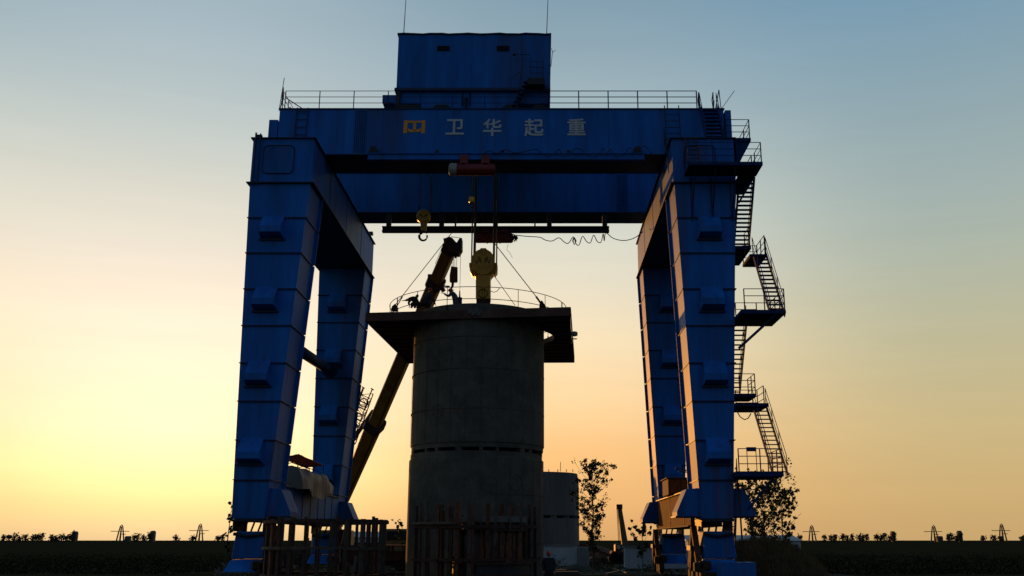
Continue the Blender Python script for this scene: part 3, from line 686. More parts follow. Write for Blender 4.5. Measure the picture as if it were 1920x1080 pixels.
def hoist(u0, u1, v, Y, railz, label, wrap, dark=False):
    q0, q1 = P(u0,v,Y), P(u1,v,Y); m = RED if not dark else mat('dark_red_paint', (.12,.02,.015), .5, 0, .3, 2)
    h = thing('electric_hoist', (q0+q1)/2, label, 'hoist')
    r = .33
    MB().lathe((q0.x,Y,q0.z), [(.01,.0),(r*.75,.0),(r,.12),(r,q1.x-q0.x-.12),(r*.8,q1.x-q0.x),(.01,q1.x-q0.x)], 24, 'x').build('drum_casing', m, h, smooth=False)
    for t in (.33, .66):
        x = q0.x+(q1.x-q0.x)*t; MB().lathe((x,Y,q0.z), [(r+.0,-.04),(r+.035,-.04),(r+.035,.04),(r,.04)], 24, 'x').build('casing_band', m, h)
    for t in (.3, .78):
        x = q0.x+(q1.x-q0.x)*t
        c = MB().box(x-.22, x+.22, Y-.26, Y-.22, q0.z+r*.7, railz+.08).box(x-.22, x+.22, Y+.22, Y+.26, q0.z+r*.7, railz+.08).box(x-.14,x+.14,Y-.26,Y+.26,q0.z+r*.7,q0.z+r*.9).build('trolley_cheek', m, h)
        for s in (-1, 1):
            for dx in (-.13, .13): MB().lathe((x+dx,Y+s*.17,railz+.12), [(.01,-.04),(.10,-.04),(.10,.04),(.01,.04)], 14, 'y').build('wheel', m, c)
    if wrap:
        b = MB(); n = 16; k = 7
        for i in range(k+1):
            for j in range(n):
                a_ = j*2*math.pi/n; rr = r*(1.08+.13*noise.noise(Vector((i*1.3,j*.9,u0))))*(.6 if i in (0,k) and i == 0 else 1)
                b.v.append(Vector((q0.x-.10+i*.065, Y+rr*math.cos(a_), q0.z+rr*math.sin(a_))))
        b.f = [(i*n+j, i*n+(j+1)%n, (i+1)*n+(j+1)%n, (i+1)*n+j) for i in range(k) for j in range(n)]+[tuple(range(n))]
        b.build('plastic_wrap', PLAS, h)
    return h, q0, q1
h1, a0, a1 = hoist(845, 929, 318, ymr, mz-.34, 'red electric hoist with torn white plastic on its motor, under the near girder', True)
MB().tube([P(884,330,ymr),P(884,370,ymr)], .02, 5).tube([P(887,330,ymr),P(887,370,ymr)], .02, 5).build('hoist_rope', ROPE, h1)
hk = MB().box(PX(879,374,ymr),PX(890,374,ymr),ymr-.1,ymr+.1,HZ(380,ymr),HZ(369,ymr)).build('hook_block', YEL, h1, bevel=.05)
hookcurve(MB(), 884.5, 385, 3.5, ymr, .04).build('hook', DARK, hk)
h2, c0, c1 = hoist(890, 962, 446.5, y2, lz-.36, 'dark electric hoist hanging from the lower rail beside the main ropes', False, True)
rag = MB()
for k in range(26):
    u = 958+rnd.random()*10; v = 441+rnd.random()*12; q = P(u,v,y2-.3); s_ = .10+.1*rnd.random()
    rag.add([q+Vector((rnd.uniform(-s_,s_),rnd.uniform(-s_,s_),rnd.uniform(-s_,s_))) for _ in range(4)], [(0,1,2,3)])
rag.build('torn_wrap', RUSTD, h2)
MB().tube([P(953,458,y2),P(950,468,y2),P(956,474,y2),P(961,484,y2)], .012, 4).build('loose_string', ROPE, h2)

# ------------------------------------------------------------------ concrete caisson
TX, TY, TR = -3.72, 56.0, 3.86
K = thing('concrete_caisson', (TX, TY, 0), 'tall round dark concrete caisson standing in the middle under the gantry', 'concrete caisson')
zj = HZ(844, TY-TR); zj2 = HZ(837, TY-TR); ztop = HZ(568, TY-TR)
MB().lathe((TX-.03,TY,0), [(TR-.5,0),(TR,0),(TR,zj-.32),(TR-.02,zj-.30),(TR-.07,zj-.28),(TR-.07,zj),(TR-.5,zj)], 128).build('lower_ring', CONC, K, smooth=False)
MB().lathe((TX+.02,TY,0), [(TR-.5,zj2),(TR-.06,zj2),(TR-.05,zj2+.25),(TR,zj2+.27),(TR,ztop-.05),(TR-.05,ztop),(0.01,ztop)], 128).build('upper_ring', CONC, K)
for i in range(20):
    a_ = i*2*math.pi/20+.1+.07*math.sin(i*2.7); c = Vector((TX+(TR-.28)*math.cos(a_), TY+(TR-.28)*math.sin(a_), 0))
    t = Vector((-math.sin(a_), math.cos(a_), 0)); n = Vector((math.cos(a_), math.sin(a_), 0))
    w = .12+.06*math.sin(i*1.9)
    MB().hexa([c-t*w-n*.2+Vector((0,0,zj)), c+t*w-n*.2+Vector((0,0,zj)), c+t*w+n*.2+Vector((0,0,zj)), c-t*w+n*.2+Vector((0,0,zj))],
              [c-t*w-n*.2+Vector((0,0,zj2)), c+t*w-n*.2+Vector((0,0,zj2)), c+t*w+n*.2+Vector((0,0,zj2)), c-t*w+n*.2+Vector((0,0,zj2))]).build('spacer_block', CONC, K)
MB().lathe((TX,TY,0), [(TR-.75,zj-.05),(TR-.75,zj2+.05)], 64).build('joint_dark_backing', BLK, K)  # black backing sheet standing in for the dark inside of the joint
# faint cast rings and formwork joints on the surface
def on_wall(a_, z, off): return Vector((TX+(TR+off)*math.cos(a_), TY+(TR+off)*math.sin(a_), z))
for (u, v, r) in ((815,911,.30),(868,912,.42),(919,908,.42),(968,905,.42),(870,770,.4),(930,770,.4),(820,770,.35)):
    q = PX(u, v, TY-TR*.9)-TX; s_ = max(-.95, min(.95, q/TR)); a_ = -math.acos(s_); z = HZ(v, TY-TR*math.sin(-a_))
    pts = []
    for k in range(25):
        th = k*2*math.pi/24; pts.append(on_wall(a_+r*math.cos(th)/TR, z+r*math.sin(th), .0))
    MB().tube(pts, .018, 5).build('cast_ring', CONC, K)
for i in range(14):
    a_ = -math.pi*(i+.5)/14
    MB().prism([on_wall(a_-.003,0,.0),on_wall(a_+.003,0,.0),on_wall(a_+.003,zj-.35,.0),on_wall(a_-.003,zj-.35,.0)], Vector((math.cos(a_),math.sin(a_),0))*.012).build('form_joint', CONC, K)
    MB().prism([on_wall(a_-.003,zj2+.3,.01),on_wall(a_+.003,zj2+.3,.01),on_wall(a_+.003,ztop-.8,.01),on_wall(a_-.003,ztop-.8,.01)], Vector((math.cos(a_),math.sin(a_),0))*.012).build('form_joint', CONC, K)

for z in (2.0, 4.6, 9.2, 11.4, 13.2):
    rr_ = TR+(.0 if z < zj else .02); MB().lathe((TX,TY,z), [(rr_-.05,0),(rr_+.012,0),(rr_+.012,.03),(rr_-.05,.03)], 128).build('pour_line', CONC, K)
for k, (u, v) in enumerate(((820,772),(827,764),(851,766),(858,768),(862,763),(944,772),(949,765),(957,769),(953,762))):
    q = PX(u, v, TY-TR*.95)-TX; a_ = -math.acos(q/TR); z = HZ(v, TY+TR*math.sin(a_))
    MB().prism([on_wall(a_-.012,z-.06,.0),on_wall(a_+.006,z-.09,.0),on_wall(a_+.014,z+.05,.0),on_wall(a_-.004,z+.08,.0)], Vector((math.cos(a_),math.sin(a_),0))*.01).build('red_paint_mark', RED, K)
# ------------------------------------------------------------------ working deck
dz0, dz1 = HZ(597, 52.0), HZ(581, 52.0)
D = thing('working_deck', (TX, 58, dz0), 'brown steel plate deck around the top of the concrete caisson', 'deck')
FL = Vector((PX(688,600,53.0), 52.75, 0)); FR = Vector((PX(1069,588,51.3), 51.35, 0)); BR = Vector((PX(1076,680,YZ(680,dz0)), YZ(680,dz0), 0)); BL = Vector((PX(765,680,YZ(680,dz0)), YZ(680,dz0)+.3, 0))
HC = Vector((-3.35, 57.6)); HR_ = 4.15
def edge_hit(a_):
    d_ = Vector((math.cos(a_), math.sin(a_))); best = 1e9; cs = [FL, FR, BR, BL]
    for i in range(4):
        p, q = cs[i], cs[(i+1)%4]; e = Vector((q.x-p.x, q.y-p.y)); w_ = Vector((p.x-HC.x, p.y-HC.y)); den = d_.x*e.y-d_.y*e.x
        if abs(den) < 1e-9: continue
        t = (w_.x*e.y-w_.y*e.x)/den; s_ = (w_.x*d_.y-w_.y*d_.x)/den
        if t > 0 and -1e-6 <= s_ <= 1+1e-6: best = min(best, t)
    return best
angs = sorted([i*2*math.pi/96-math.pi for i in range(96)]+[math.atan2(c.y-HC.y, c.x-HC.x) for c in (FL,FR,BR,BL)])
b = MB(); n = len(angs)
for a_ in angs:
    t = edge_hit(a_)-.04; ii = HC+Vector((math.cos(a_), math.sin(a_)))*HR_; oo = HC+Vector((math.cos(a_), math.sin(a_)))*t
    b.v += [Vector((ii.x,ii.y,dz0+.12)), Vector((oo.x,oo.y,dz0+.12)), Vector((oo.x,oo.y,dz1-.04)), Vector((ii.x,ii.y,dz1-.04))]
for i in range(n):
    j = (i+1)%n
    for k in range(4): b.f.append((4*i+k, 4*j+k, 4*j+(k+1)%4, 4*i+(k+1)%4))
b.build('deck_plate', BROWN, D)
for p, q in ((FL,FR),(FR,BR),(BR,BL),(BL,FL)):
    e = (q-p).normalized(); nrm_ = Vector((e.y,-e.x,0))*.05
    MB().hexa([p+Vector((0,0,dz0)), q+Vector((0,0,dz0)), q+nrm_+Vector((0,0,dz0)), p+nrm_+Vector((0,0,dz0))], [p+Vector((0,0,dz1)), q+Vector((0,0,dz1)), q+nrm_+Vector((0,0,dz1)), p+nrm_+Vector((0,0,dz1))]).build('edge_plate', BROWN, D)
for i in range(11):                                      # joists under the plate, left and right of the hole
    y = 53.6+i*1.15
    def xe_(p, q): t = (y-p.y)/(q.y-p.y); return p.x+(q.x-p.x)*t
    xl, xr = xe_(FL, BL)+.06, xe_(FR, BR)-.06; dy = y-HC.y; hx = math.sqrt(max(0, HR_**2-dy*dy))
    segs = [(xl, HC.x-hx), (HC.x+hx, xr)] if hx > 0 else [(xl, xr)]
    for s0, s1 in segs: MB().box(s0, s1, y-.04, y+.04, dz0+.02, dz0+.118).build('joist', RUSTD, D)
MB().lathe((HC.x,HC.y,0), [(HR_,dz0+.0),(HR_+.06,dz0+.0),(HR_+.06,dz0+.118),(HR_,dz0+.118)], 64).build('hole_rim', RUSTD, D)
q = P(890,584,51.98)
for i in range(7):
    a_, z_ = q.x-.3+.1*i, q.z+.12*math.sin(i*2.1); MB().prism([(a_-.09,51.90-.003*i,z_-.12),(a_+.10,51.90-.003*i,z_-.15),(a_+.12,51.90-.003*i,z_+.10),(a_-.05,51.90-.003*i,z_+.14)], (0,.09,0)).build('paint_splash', CONC2, D)
# jagged bits on the right edge, hanging lamp
MB().bar((FR.x+.1,56.4,dz0-.25),(FR.x+.55,56.4,dz0-.25),.06).build('lamp_bracket', DARK, D)
q = P(1077,626,56); ml = MB().lathe((q.x,56,q.z), [(.01,-.2),(.12,-.2),(.17,.0),(.12,.18),(.01,.2)], 12, 'x').build('lamp', LAMP, D)
# circular guard rail
RC = Vector((-3.9, 57.75)); RR = 5.45; zr = dz1; 
def rr_pt(a_, z): return Vector((RC.x+RR*math.cos(a_), RC.y+RR*math.sin(a_), z))
segments = [(R(-182), R(-148)), (R(-147.5), R(-84)), (R(-82.6), R(-20)), (R(-19), R(10)), (R(11), R(90)), (R(91), R(177))]
for s0, s1 in segments:
    n = max(4, int((s1-s0)/.09)); b = MB()
    for h_ in (.72, 1.42): b.tube([rr_pt(s0+(s1-s0)*i/n, zr+h_) for i in range(n+1)], .022, 5)
    o = b.build('railing', RUSTD, D); k = max(2, round((s1-s0)/.42))
    for i in range(k+1):
        a_ = s0+(s1-s0)*i/k; MB().bar(rr_pt(a_, zr), rr_pt(a_, zr+1.42), .035).bar(rr_pt(a_, zr), rr_pt(a_, zr+.4), .075).build('railing_post', RUSTD, o)
# hooped cable, anchors
MB().tube([P(920,546,53)+Vector((0,0,0)),P(926,548,53),P(932,546,53),P(937,540,53)], .02, 5).build('loose_hose', ROPE, D)
for us, nm in (([(733,580),(735,574),(741,569),(744,573),(744,580)],0), ([(1011,575),(1012,566),(1016,563),(1023,573),(1024,576)],1)):
    MB().prism([P(u,v,54.5) for u,v in us], (0,.6,0)).build('anchor_block', RUSTD, D)
tag(MB().lathe(P(861.5,571,55.2), [(.01,0),(.15,0),(.15,.42),(.05,.46),(.03,.85),(.01,.85)], 12).build('gas_bottle', DARK, None), 'small dark cylinder with a thin neck standing on the deck left of the yellow block', 'gas cylinder')
tg = thing('guy_ropes', P(1015,570,54.8), 'green guy rope running down to the right side of the deck', 'rope')
MB().tube([P(928,457,57), P(1013,566,54.8)], .028, 5).build('rope', ROPEG, tg); MB().tube([P(1005,556,54.8), P(1015,570,54.8)], .06, 5).build('turnbuckle', DARK, tg)
tg = thing('guy_ropes', P(740,573,54.8), 'green guy rope running up from the left side of the deck past the crane boom', 'rope')
MB().tube([P(740,573,54.8), P(849,434,57)], .024, 5).build('rope', ROPEG, tg); MB().tube([P(745,573,54.8), P(755,556,54.8)], .03, 5).build('loose_strand', ROPEG, tg)
tg = thing('guy_ropes', P(966,572,58), 'thin diagonal rope behind the yellow block, sloping down to the right', 'rope')
MB().tube([P(918,505,58), P(966,573,58)], .02, 5).build('rope', ROPEG, tg)

# ------------------------------------------------------------------ mobile crane behind the caisson
MC = thing('mobile_crane', (-16.5, 81, 0), 'mobile crane with a long telescopic boom reaching up behind the deck', 'mobile crane')
b0, b1 = P(642, 938, 80.3), P(846, 462, 58.0)
ax = (b1-b0).normalized(); L_ = (b1-b0).length
side_ = ax.cross(Vector((0,1,0))).normalized()      # across the boom as seen
depth = side_.cross(ax).normalized()
def boom_sec(t0, t1, w0, w1, nm, m=CRN, parent=MC):
    w0 *= .88; w1 *= .88
    p, q = b0+ax*L_*t0, b0+ax*L_*t1; b = MB(); n = 8
    def ring(c, w):
        out_ = []
        for (x, y) in ((-.5,-.32),(-.38,-.5),(.38,-.5),(.5,-.32),(.5,.32),(.38,.5),(-.38,.5),(-.5,.32)): out_.append(c+side_*w*x+depth*w*y)
        return out_
    b.add(ring(p,w0)+ring(q,w1), [tuple(range(7,-1,-1)), tuple(range(8,16))]+[(i,(i+1)%8,8+(i+1)%8,8+i) for i in range(8)])
    return b.build(nm, m, parent)
boom_sec(0, .36, 1.05, 1.25, 'boom_section'); boom_sec(.34, .365, 1.55, 1.55, 'boom_collar', CRND)
boom_sec(.36, .76, 1.08, 1.08, 'boom_section'); boom_sec(.745, .77, 1.3, 1.3, 'boom_collar', CRND)
boom_sec(.77, .885, .98, .98, 'boom_section'); boom_sec(.875, .895, 1.2, 1.2, 'boom_collar', CRND)
boom_sec(.895, .99, .90, .90, 'boom_section')
boom_sec(.985, 1.0, 1.05, 1.05, 'boom_collar', CRND)
for t in (.765, .89):                                   # small rope guides on the back of the boom
    p = b0+ax*L_*t-side_*.55; MB().bar(p, p-side_*.42+ax*.3, .09).bar(p+side_*.2, p-side_*.2-ax*.35, .2).build('rope_guide', CRND, MC)
    p = b0+ax*L_*t+side_*.55; MB().box(p.x-.1,p.x+.3,p.y-.2,p.y+.2,p.z-.25,p.z+.12).build('boom_lug', CRND, MC)
# boom head
hY = 58.0
MB().prism([P(u,v,hY-.35) for u, v in ((831,447),(836,446),(842,443),(848,446),(856,455),(861,447),(866,446),(866,466),(860,476),(846,474),(833,460))], (0,.75,0)).build('boom_head', CRND, MC)
for (u, v) in ((842,452),(858,468)):
    MB().lathe(P(u,v,hY-.45), [(.05,0),(.26,0),(.22,.06),(.26,.12),(.05,.12)], 18, 'y').build('sheave', CRND, MC)
for k in range(4): MB().box(PX(838+k*3,462,hY-.4),PX(839+k*3,462,hY-.4),hY-.38,hY-.352,HZ(474,hY),HZ(452,hY)).build('head_rib', BROWN, MC)
MB().tube([P(846,444,hY),P(865,446.5,hY)], .02, 5).build('pendant_rope', ROPE, MC)
MB().tube([P(832,456,hY),P(816,495,hY+1.0)], .015, 5).build('pendant_rope', ROPE, MC)
# folded lattice jib on the boom's flank
def lattice(p, q, w, n, parent, r=.03, m=CRND, name='lattice_jib'):
    d_ = (q-p).normalized(); s1 = d_.cross(Vector((0,1,0))).normalized()*w/2; s2 = s1.cross(d_).normalized()*w/2
    cs = [s1+s2, s1-s2, -s1-s2, -s1+s2]; o = MB()
    for c in cs: o.tube([p+c, q+c], r*1.5, 5)
    o = o.build(name, m, parent)
    for i in range(n):
        a, b_ = p.lerp(q, i/n), p.lerp(q, (i+1)/n); l = MB()
        for k in range(4):
            c0, c1 = cs[k], cs[(k+1)%4]; l.tube([a+c0, a+c1], r, 4)
            l.tube([a+(c0 if i%2 else c1), b_+(c1 if i%2 else c0)], r*.8, 4)
        l.build('lacing', m, o)
    return o
lattice(P(653,832,75.5), P(686,738,72.5), .85, 9, MC)
MB().bar(P(655,835,75),P(700,770,73),.22).bar(P(640,880,77),P(668,795,75),.2).build('jib_bracket', CRND, MC)
for (u,v) in ((681,727),(698,730)): q = P(u,v,72.2); MB().tube([q-Vector((.35,0,.9)), q], .05, 6).tube([q-Vector((.02,0,.02)), q+Vector((.02,0,.05))], .14, 8).build('jib_pin', CRND, MC)
q = P(682,755,72.5); MB().lathe(q, [(.28,-.05),(.36,-.05),(.36,.05),(.28,.05),(.28,-.05)], 18, 'y').build('jib_sheave', CRND, MC)
# truck
MB().box(-21.5,-10.5,80,82.5,1.0,1.6).build('chassis', CRND, MC, bevel=.05)
MB().box(-12.8,-10.6,80,82.4,1.6,3.1).build('cab', CRN, MC, bevel=.12); MB().box(-12.5,-10.9,79.96,79.99,2.2,2.9).build('cab_window', BLK, MC)
MB().box(-18.6,-15.6,79.9,82.5,1.6,3.0).build('turntable_housing', CRN, MC, bevel=.1)
for x in (-20.5,-19.1,-13.2,-11.7): MB().lathe((x,79.9,.55), [(.08,0),(.3,.0),(.55,.03),(.55,.4),(.08,.4)], 20, 'y').build('wheel', BLK, MC)
MB().prism([P(650,925,79),P(640,935,79),P(650,905,79),P(661,880,78.5),P(664,888,78.5)], (0,.5,0)).build('luffing_ram', CRND, MC)
# its hook block
CH = thing('crane_hook_block', P(848,545,58), 'dark narrow hook block hanging from the mobile crane boom over a worker', 'hook block')
MB().prism([P(u,v,57.85) for u, v in ((846,499),(858,501),(858,528),(855,530),(843,528),(843,516))], (0,.06,0)).build('side_plate', CRND, CH)
MB().prism([P(u,v,58.15) for u, v in ((846,499),(858,501),(858,528),(855,530),(843,528),(843,516))], (0,.06,0)).build('side_plate', CRND, CH)
for v in (506, 514): MB().lathe(P(851,v,57.93), [(.02,0),(.16,0),(.16,.2),(.02,.2)], 16, 'y').build('sheave', DARK, CH)
MB().box(PX(844,524,58),PX(857,524,58),57.9,58.15,HZ(529,58),HZ(523,58)).build('crosshead', CRND, CH)
MB().tube([P(849,529,58),P(848.5,536,58),P(846,541,58),P(847,546,58),P(850,543,58)], .09, 7, .05).build('hook', DARK, CH)
ropes([(P(a_,501,58), P(b__,474,58)) for a_, b__ in ((847.5,848.5),(850,851),(853,852.5),(855.5,857.5))], .015, 'hoist_rope', CH)
ropes([(P(862,555,55.3), P(863.8,466,57.8))], .014, 'tag_line', CH)
MB().tube([P(854,474,58),P(854.5,484,58)], .06, 6).build('swivel', DARK, CH)

# ------------------------------------------------------------------ people
FAT = 1.32
def figure(name_label, joints, edges, root, hat, hatc, headc, cloth, hand_pts, look=(0,-1,0), origin=None, trousers=None):
    """joints: list of (pos, radius); a skinned continuous body"""
    o0 = Vector(origin)
    t = thing('person', o0, name_label, 'person')
    me = bpy.data.meshes.new('body'); me.from_pydata([Vector(j[0])-o0 for j in joints], edges, []); o = bpy.data.objects.new('body', me)
    C.collection.objects.link(o); o.parent = t
    m = o.modifiers.new('skin', 'SKIN'); m.use_smooth_shade = True
    for i, j in enumerate(joints):
        r_ = j[1] if isinstance(j[1], tuple) else (j[1], j[1]); r_ = (r_[0]*FAT, r_[1]*FAT); me.skin_vertices[0].data[i].radius = r_
    me.skin_vertices[0].data[root].use_root = True
    o.modifiers.new('sub', 'SUBSURF').levels = 1; o.modifiers['sub'].render_levels = 2
    me.materials.append(cloth)
    # head
    h = Vector(headc); look = Vector(look).normalized(); b = MB(); n, k = 14, 10
    rt = look.cross(Vector((0,0,1))).normalized()
    for i in range(k+1):
        ph = math.pi*i/k
        for j in range(n):
            th = 2*math.pi*j/n; x, y, z = math.sin(ph)*math.cos(th), math.sin(ph)*math.sin(th), math.cos(ph)
            w = .085*(1-.22*max(0,-z)); dpt = .105*(1-.1*max(0,-z))
            b.v.append(h+rt*x*w+look*y*dpt+Vector((0,0,z*.118)))
    b.f = [(i*n+j, i*n+(j+1)%n, (i+1)*n+(j+1)%n, (i+1)*n+j) for i in range(k) for j in range(n)]
    hd = b.build('head', SKIN, t, smooth=True)
    MB().prism([h+look*.095+Vector((0,0,.02)), h+look*.125-Vector((0,0,.025)), h+look*.09-Vector((0,0,.03))], rt*.02).build('nose', SKIN, hd)
    for s in (-1,1):
        e = h+look*.088+rt*s*.032+Vector((0,0,.02)); MB().box(e.x-.012,e.x+.012,e.y-.01,e.y+.01,e.z-.007,e.z+.007).build('eye', BLK, hd)
        e = h+rt*s*.08; MB().tube([e-Vector((0,0,.03)), e+Vector((0,0,.03))], .014, 6).build('ear', SKIN, hd)
    e = h+look*.09-Vector((0,0,.055)); MB().bar(e-rt*.025, e+rt*.025, .01).build('mouth', RUSTD, hd)
    if hat:
        b = MB(); up = Vector((0,0,1))
        for i in range(8):
            ph = math.pi/2*i/7; rr, z = math.cos(ph), math.sin(ph)
            for j in range(18):
                th = 2*math.pi*j/18; b.v.append(h+up*(.035+z*.125)+rt*math.cos(th)*rr*.115+look*math.sin(th)*rr*.135)
        b.f = [(i*18+j, i*18+(j+1)%18, (i+1)*18+(j+1)%18, (i+1)*18+j) for i in range(7) for j in range(18)]
        hm = b.build('helmet', hatc, t, smooth=True)
        b = MB(); 
        for j in range(18):
            th = 2*math.pi*j/18; f_ = 1.12+.28*max(0, math.sin(th)); b.v += [h+up*.03+rt*math.cos(th)*.11+look*math.sin(th)*.125, h+up*.018+rt*math.cos(th)*.11*1.12+look*math.sin(th)*.125*f_]
        b.f = [(2*j,2*((j+1)%18),2*((j+1)%18)+1,2*j+1) for j in range(18)]
        br = b.build('helmet_brim', hatc, hm); br.modifiers.new('s','SOLIDIFY').thickness = .01
    # hands: palm with five bent fingers
    for (wp, d_) in hand_pts:
        wp = Vector(wp); d_ = Vector(d_).normalized(); sx = d_.cross(Vector((0,0,1)));
        sx = Vector((1,0,0)) if sx.length < .1 else sx.normalized(); nn = sx.cross(d_)
        hb = MB().bar(wp-d_*.02, wp+d_*.09, .085, .032)
        for k, ln in enumerate((.075,.085,.08,.06)):
            r0 = wp+d_*.085+sx*(-.03+k*.02); k1 = r0+d_*ln*.55-nn*.006; k2 = k1+d_*ln*.4-nn*ln*.35; hb.tube([r0,k1,k2], .009, 5, .006)
        r0 = wp+d_*.02-sx*.04; hb.tube([r0, r0+d_*.03-sx*.035, r0+d_*.065-sx*.045-nn*.01], .011, 5, .008)
        hb.build('hand', SKIN, t)
    return t
def V(u, v, Y): return P(u, v, Y)
# squatting worker right of the boom, arm stretched to the left
Y0 = 55.0
zt = ztop
hip = V(857,564,Y0); hip.z = zt+.26
def px(u, Y=Y0): return PX(u, 560, Y)
J = [(hip,(.17,.16)), (V(853.5,556,Y0),(.17,.15)), (V(849.5,549.5,Y0),(.19,.14)), (V(846,546.5,Y0),(.07,.07)),                      # 0 pelvis 1 waist 2 chest 3 neck
     (V(846,550,Y0-.22),.075), (V(840,555.5,Y0-.3),.055), (V(832,550,Y0-.3),.04),                                            # 4.. near arm raised to left
     (V(847,549.5,Y0+.22),.075), (V(841.5,556,Y0+.25),.055), (V(838.5,553,Y0+.2),.04),
     (Vector((hip.x-.05,Y0-.14,zt+.24)),.12), (Vector((px(835),Y0-.16,zt+.42)),.085), (Vector((px(838),Y0-.16,zt+.10)),.055), (Vector((px(833.5),Y0-.16,zt+.05)),.045),
     (Vector((hip.x-.05,Y0+.14,zt+.24)),.12), (Vector((px(836),Y0+.16,zt+.40)),.085), (Vector((px(841),Y0+.16,zt+.10)),.055), (Vector((px(836),Y0+.16,zt+.05)),.045)]
E_ = [(0,1),(1,2),(2,3),(2,4),(4,5),(5,6),(2,7),(7,8),(8,9),(0,10),(10,11),(11,12),(12,13),(0,14),(14,15),(15,16),(16,17)]
figure('worker squatting in an orange helmet, one arm stretched out to the left', J, E_, 0, True, HELM, V(844.5,545.5,Y0), CLOTHG,
       [(V(831.5,549.6,Y0-.3), (-1,0,.15)), (V(838,552.6,Y0+.2), (-1,0,.2))], (-1,-.15,.05), (hip.x,Y0,zt))
# bent-over worker at the far left reaching to the left edge
Y1 = 54.7; zd = dz1
J = [(V(783,566,Y1),(.18,.17)), (V(778,560,Y1),(.18,.16)), (V(772,558.5,Y1),(.2,.15)), (V(768,561,Y1),(.075,.075)),
     (V(768,560.5,Y1-.2),.075), (V(762.5,563,Y1-.25),.055), (V(759,563.2,Y1-.3),.04),
     (V(770,561,Y1+.2),.075), (V(766,568,Y1+.2),.055), (V(768,573,Y1+.2),.04),
     (V(782,568,Y1-.13),.12), (V(771,570,Y1-.15),.09), (V(773,575.5,Y1-.15),.06), (V(769.5,577.5,Y1-.15),.045),
     (V(784,569,Y1+.13),.12), (V(775,571,Y1+.15),.09), (V(779,576,Y1+.15),.06), (V(776,578,Y1+.15),.045)]
figure('bareheaded worker crouching bent over at the left edge of the deck', J, E_, 0, False, HELM, V(782,555.5,Y1), CLOTH,
       [(V(758.5,563.3,Y1-.3), (-1,0,-.1)), (V(768,573.5,Y1+.2), (-.3,0,-1))], (-.8,-.3,-.2), tuple(V(779,578,Y1)))
# kneeling worker in front of the boom, red helmet
Y2 = 54.9
J = [(V(797,568,Y2),(.19,.18)), (V(801,560,Y2),(.19,.16)), (V(805,552.5,Y2),(.2,.15)), (V(806,548,Y2),(.075,.075)),
     (V(809,554,Y2-.2),.078), (V(812,563,Y2-.25),.058), (V(816,571,Y2-.3),.042),
     (V(801,554,Y2+.2),.078), (V(795,561,Y2+.1),.058), (V(790,566,Y2),.042),
     (V(798,569,Y2-.13),.125), (V(807,569,Y2-.3),.09), (V(803,575,Y2-.2),.065), (V(795,576.5,Y2-.1),.05),
     (V(795,569,Y2+.13),.125), (V(788,572,Y2-.05),.09), (V(784,576,Y2+.1),.065), (V(780,577,Y2+.1),.05)]
figure('worker in a red helmet kneeling in front of the crane boom', J, E_, 0, True, HELM, V(806,544.5,Y2), CLOTH,
       [(V(816.2,571.2,Y2-.3), (.5,0,-1)), (V(789.5,566.3,Y2), (-1,0,-.4))], (.55,-.8,-.25), tuple(V(798,577,Y2)))
# man on the ground at the foot of the caisson
x, y = .34, 45.2
def g_(dx, dy, z): return Vector((x+dx, y+dy, z))
J = [(g_(0,0,.88),(.165,.12)), (g_(0,0,1.08),(.16,.115)), (g_(0,0,1.30),(.20,.12)), (g_(0,0,1.44),(.06,.06)),
     (g_(-.2,0,1.36),.07), (g_(-.27,-.02,1.08),.05), (g_(-.24,-.16,.86),.036),
     (g_(.2,0,1.36),.07), (g_(.27,-.02,1.08),.05), (g_(.25,-.14,.86),.036),
     (g_(-.1,0,.82),.105), (g_(-.11,-.02,.46),.07), (g_(-.11,0,.08),.045), (g_(-.12,-.14,.04),.04),
     (g_(.1,0,.82),.105), (g_(.12,-.03,.46),.07), (g_(.13,.02,.08),.045), (g_(.14,-.12,.04),.04)]
figure('man in dark clothes and red helmet standing on the ground beside the caisson', J, E_, 0, True, HELM, g_(0,-.02,1.58), CLOTH,
       [(g_(-.24,-.17,.84), (0,-.3,-1)), (g_(.25,-.15,.84), (0,-.3,-1))], (-.1,-1,0), (x,y,0))

# ------------------------------------------------------------------ formwork cages in front
def cage(cx, cy, r, ztop_, zmid, posts, label, m_post, ringw, extra=None, name='formwork_cage'):
    t = thing(name, (cx, cy, 0), label, 'formwork cage')
    for i, (a_, h_, w, m) in enumerate(posts):
        p = Vector((cx+r*math.cos(a_), cy+r*math.sin(a_), 0)); n = Vector((math.cos(a_), math.sin(a_), 0)); tt = Vector((-n.y, n.x, 0))
        MB().hexa([p-tt*w/2-n*.07, p+tt*w/2-n*.07, p+tt*w/2+n*.07, p-tt*w/2+n*.07], [q+Vector((0,0,h_)) for q in (p-tt*w/2-n*.07, p+tt*w/2-n*.07, p+tt*w/2+n*.07, p-tt*w/2+n*.07)]).build('post', m, t)
    for z, hh, m, a0, a1 in zmid:
        MB().lathe((cx,cy,z), [(r-.10,0),(r+.13,0),(r+.13,hh),(r-.10,hh),(r-.10,0)], 24, 'z', a0, a1).build('ring_band', m, t)
    return t
rn = random.Random(3)
posts = []
for i in range(26):
    a_ = i*2*math.pi/26+rn.uniform(-.03,.03); posts.append((a_, 3.1+rn.choice((0,0,.06,.12)), rn.choice((.07,.10,.14,.19)), rn.choice((RUSTD,RUST,RUSTD,TIMB))))
cl = cage(PX(613,1000,45), 44.6, 2.72, 3.1, [(2.96,.14,RUSTD,0,2*math.pi), (1.82,.13,TIMB,0,2*math.pi), (.62,.12,RUSTD,0,2*math.pi)], posts, 'x', RUSTD, .1) if False else None
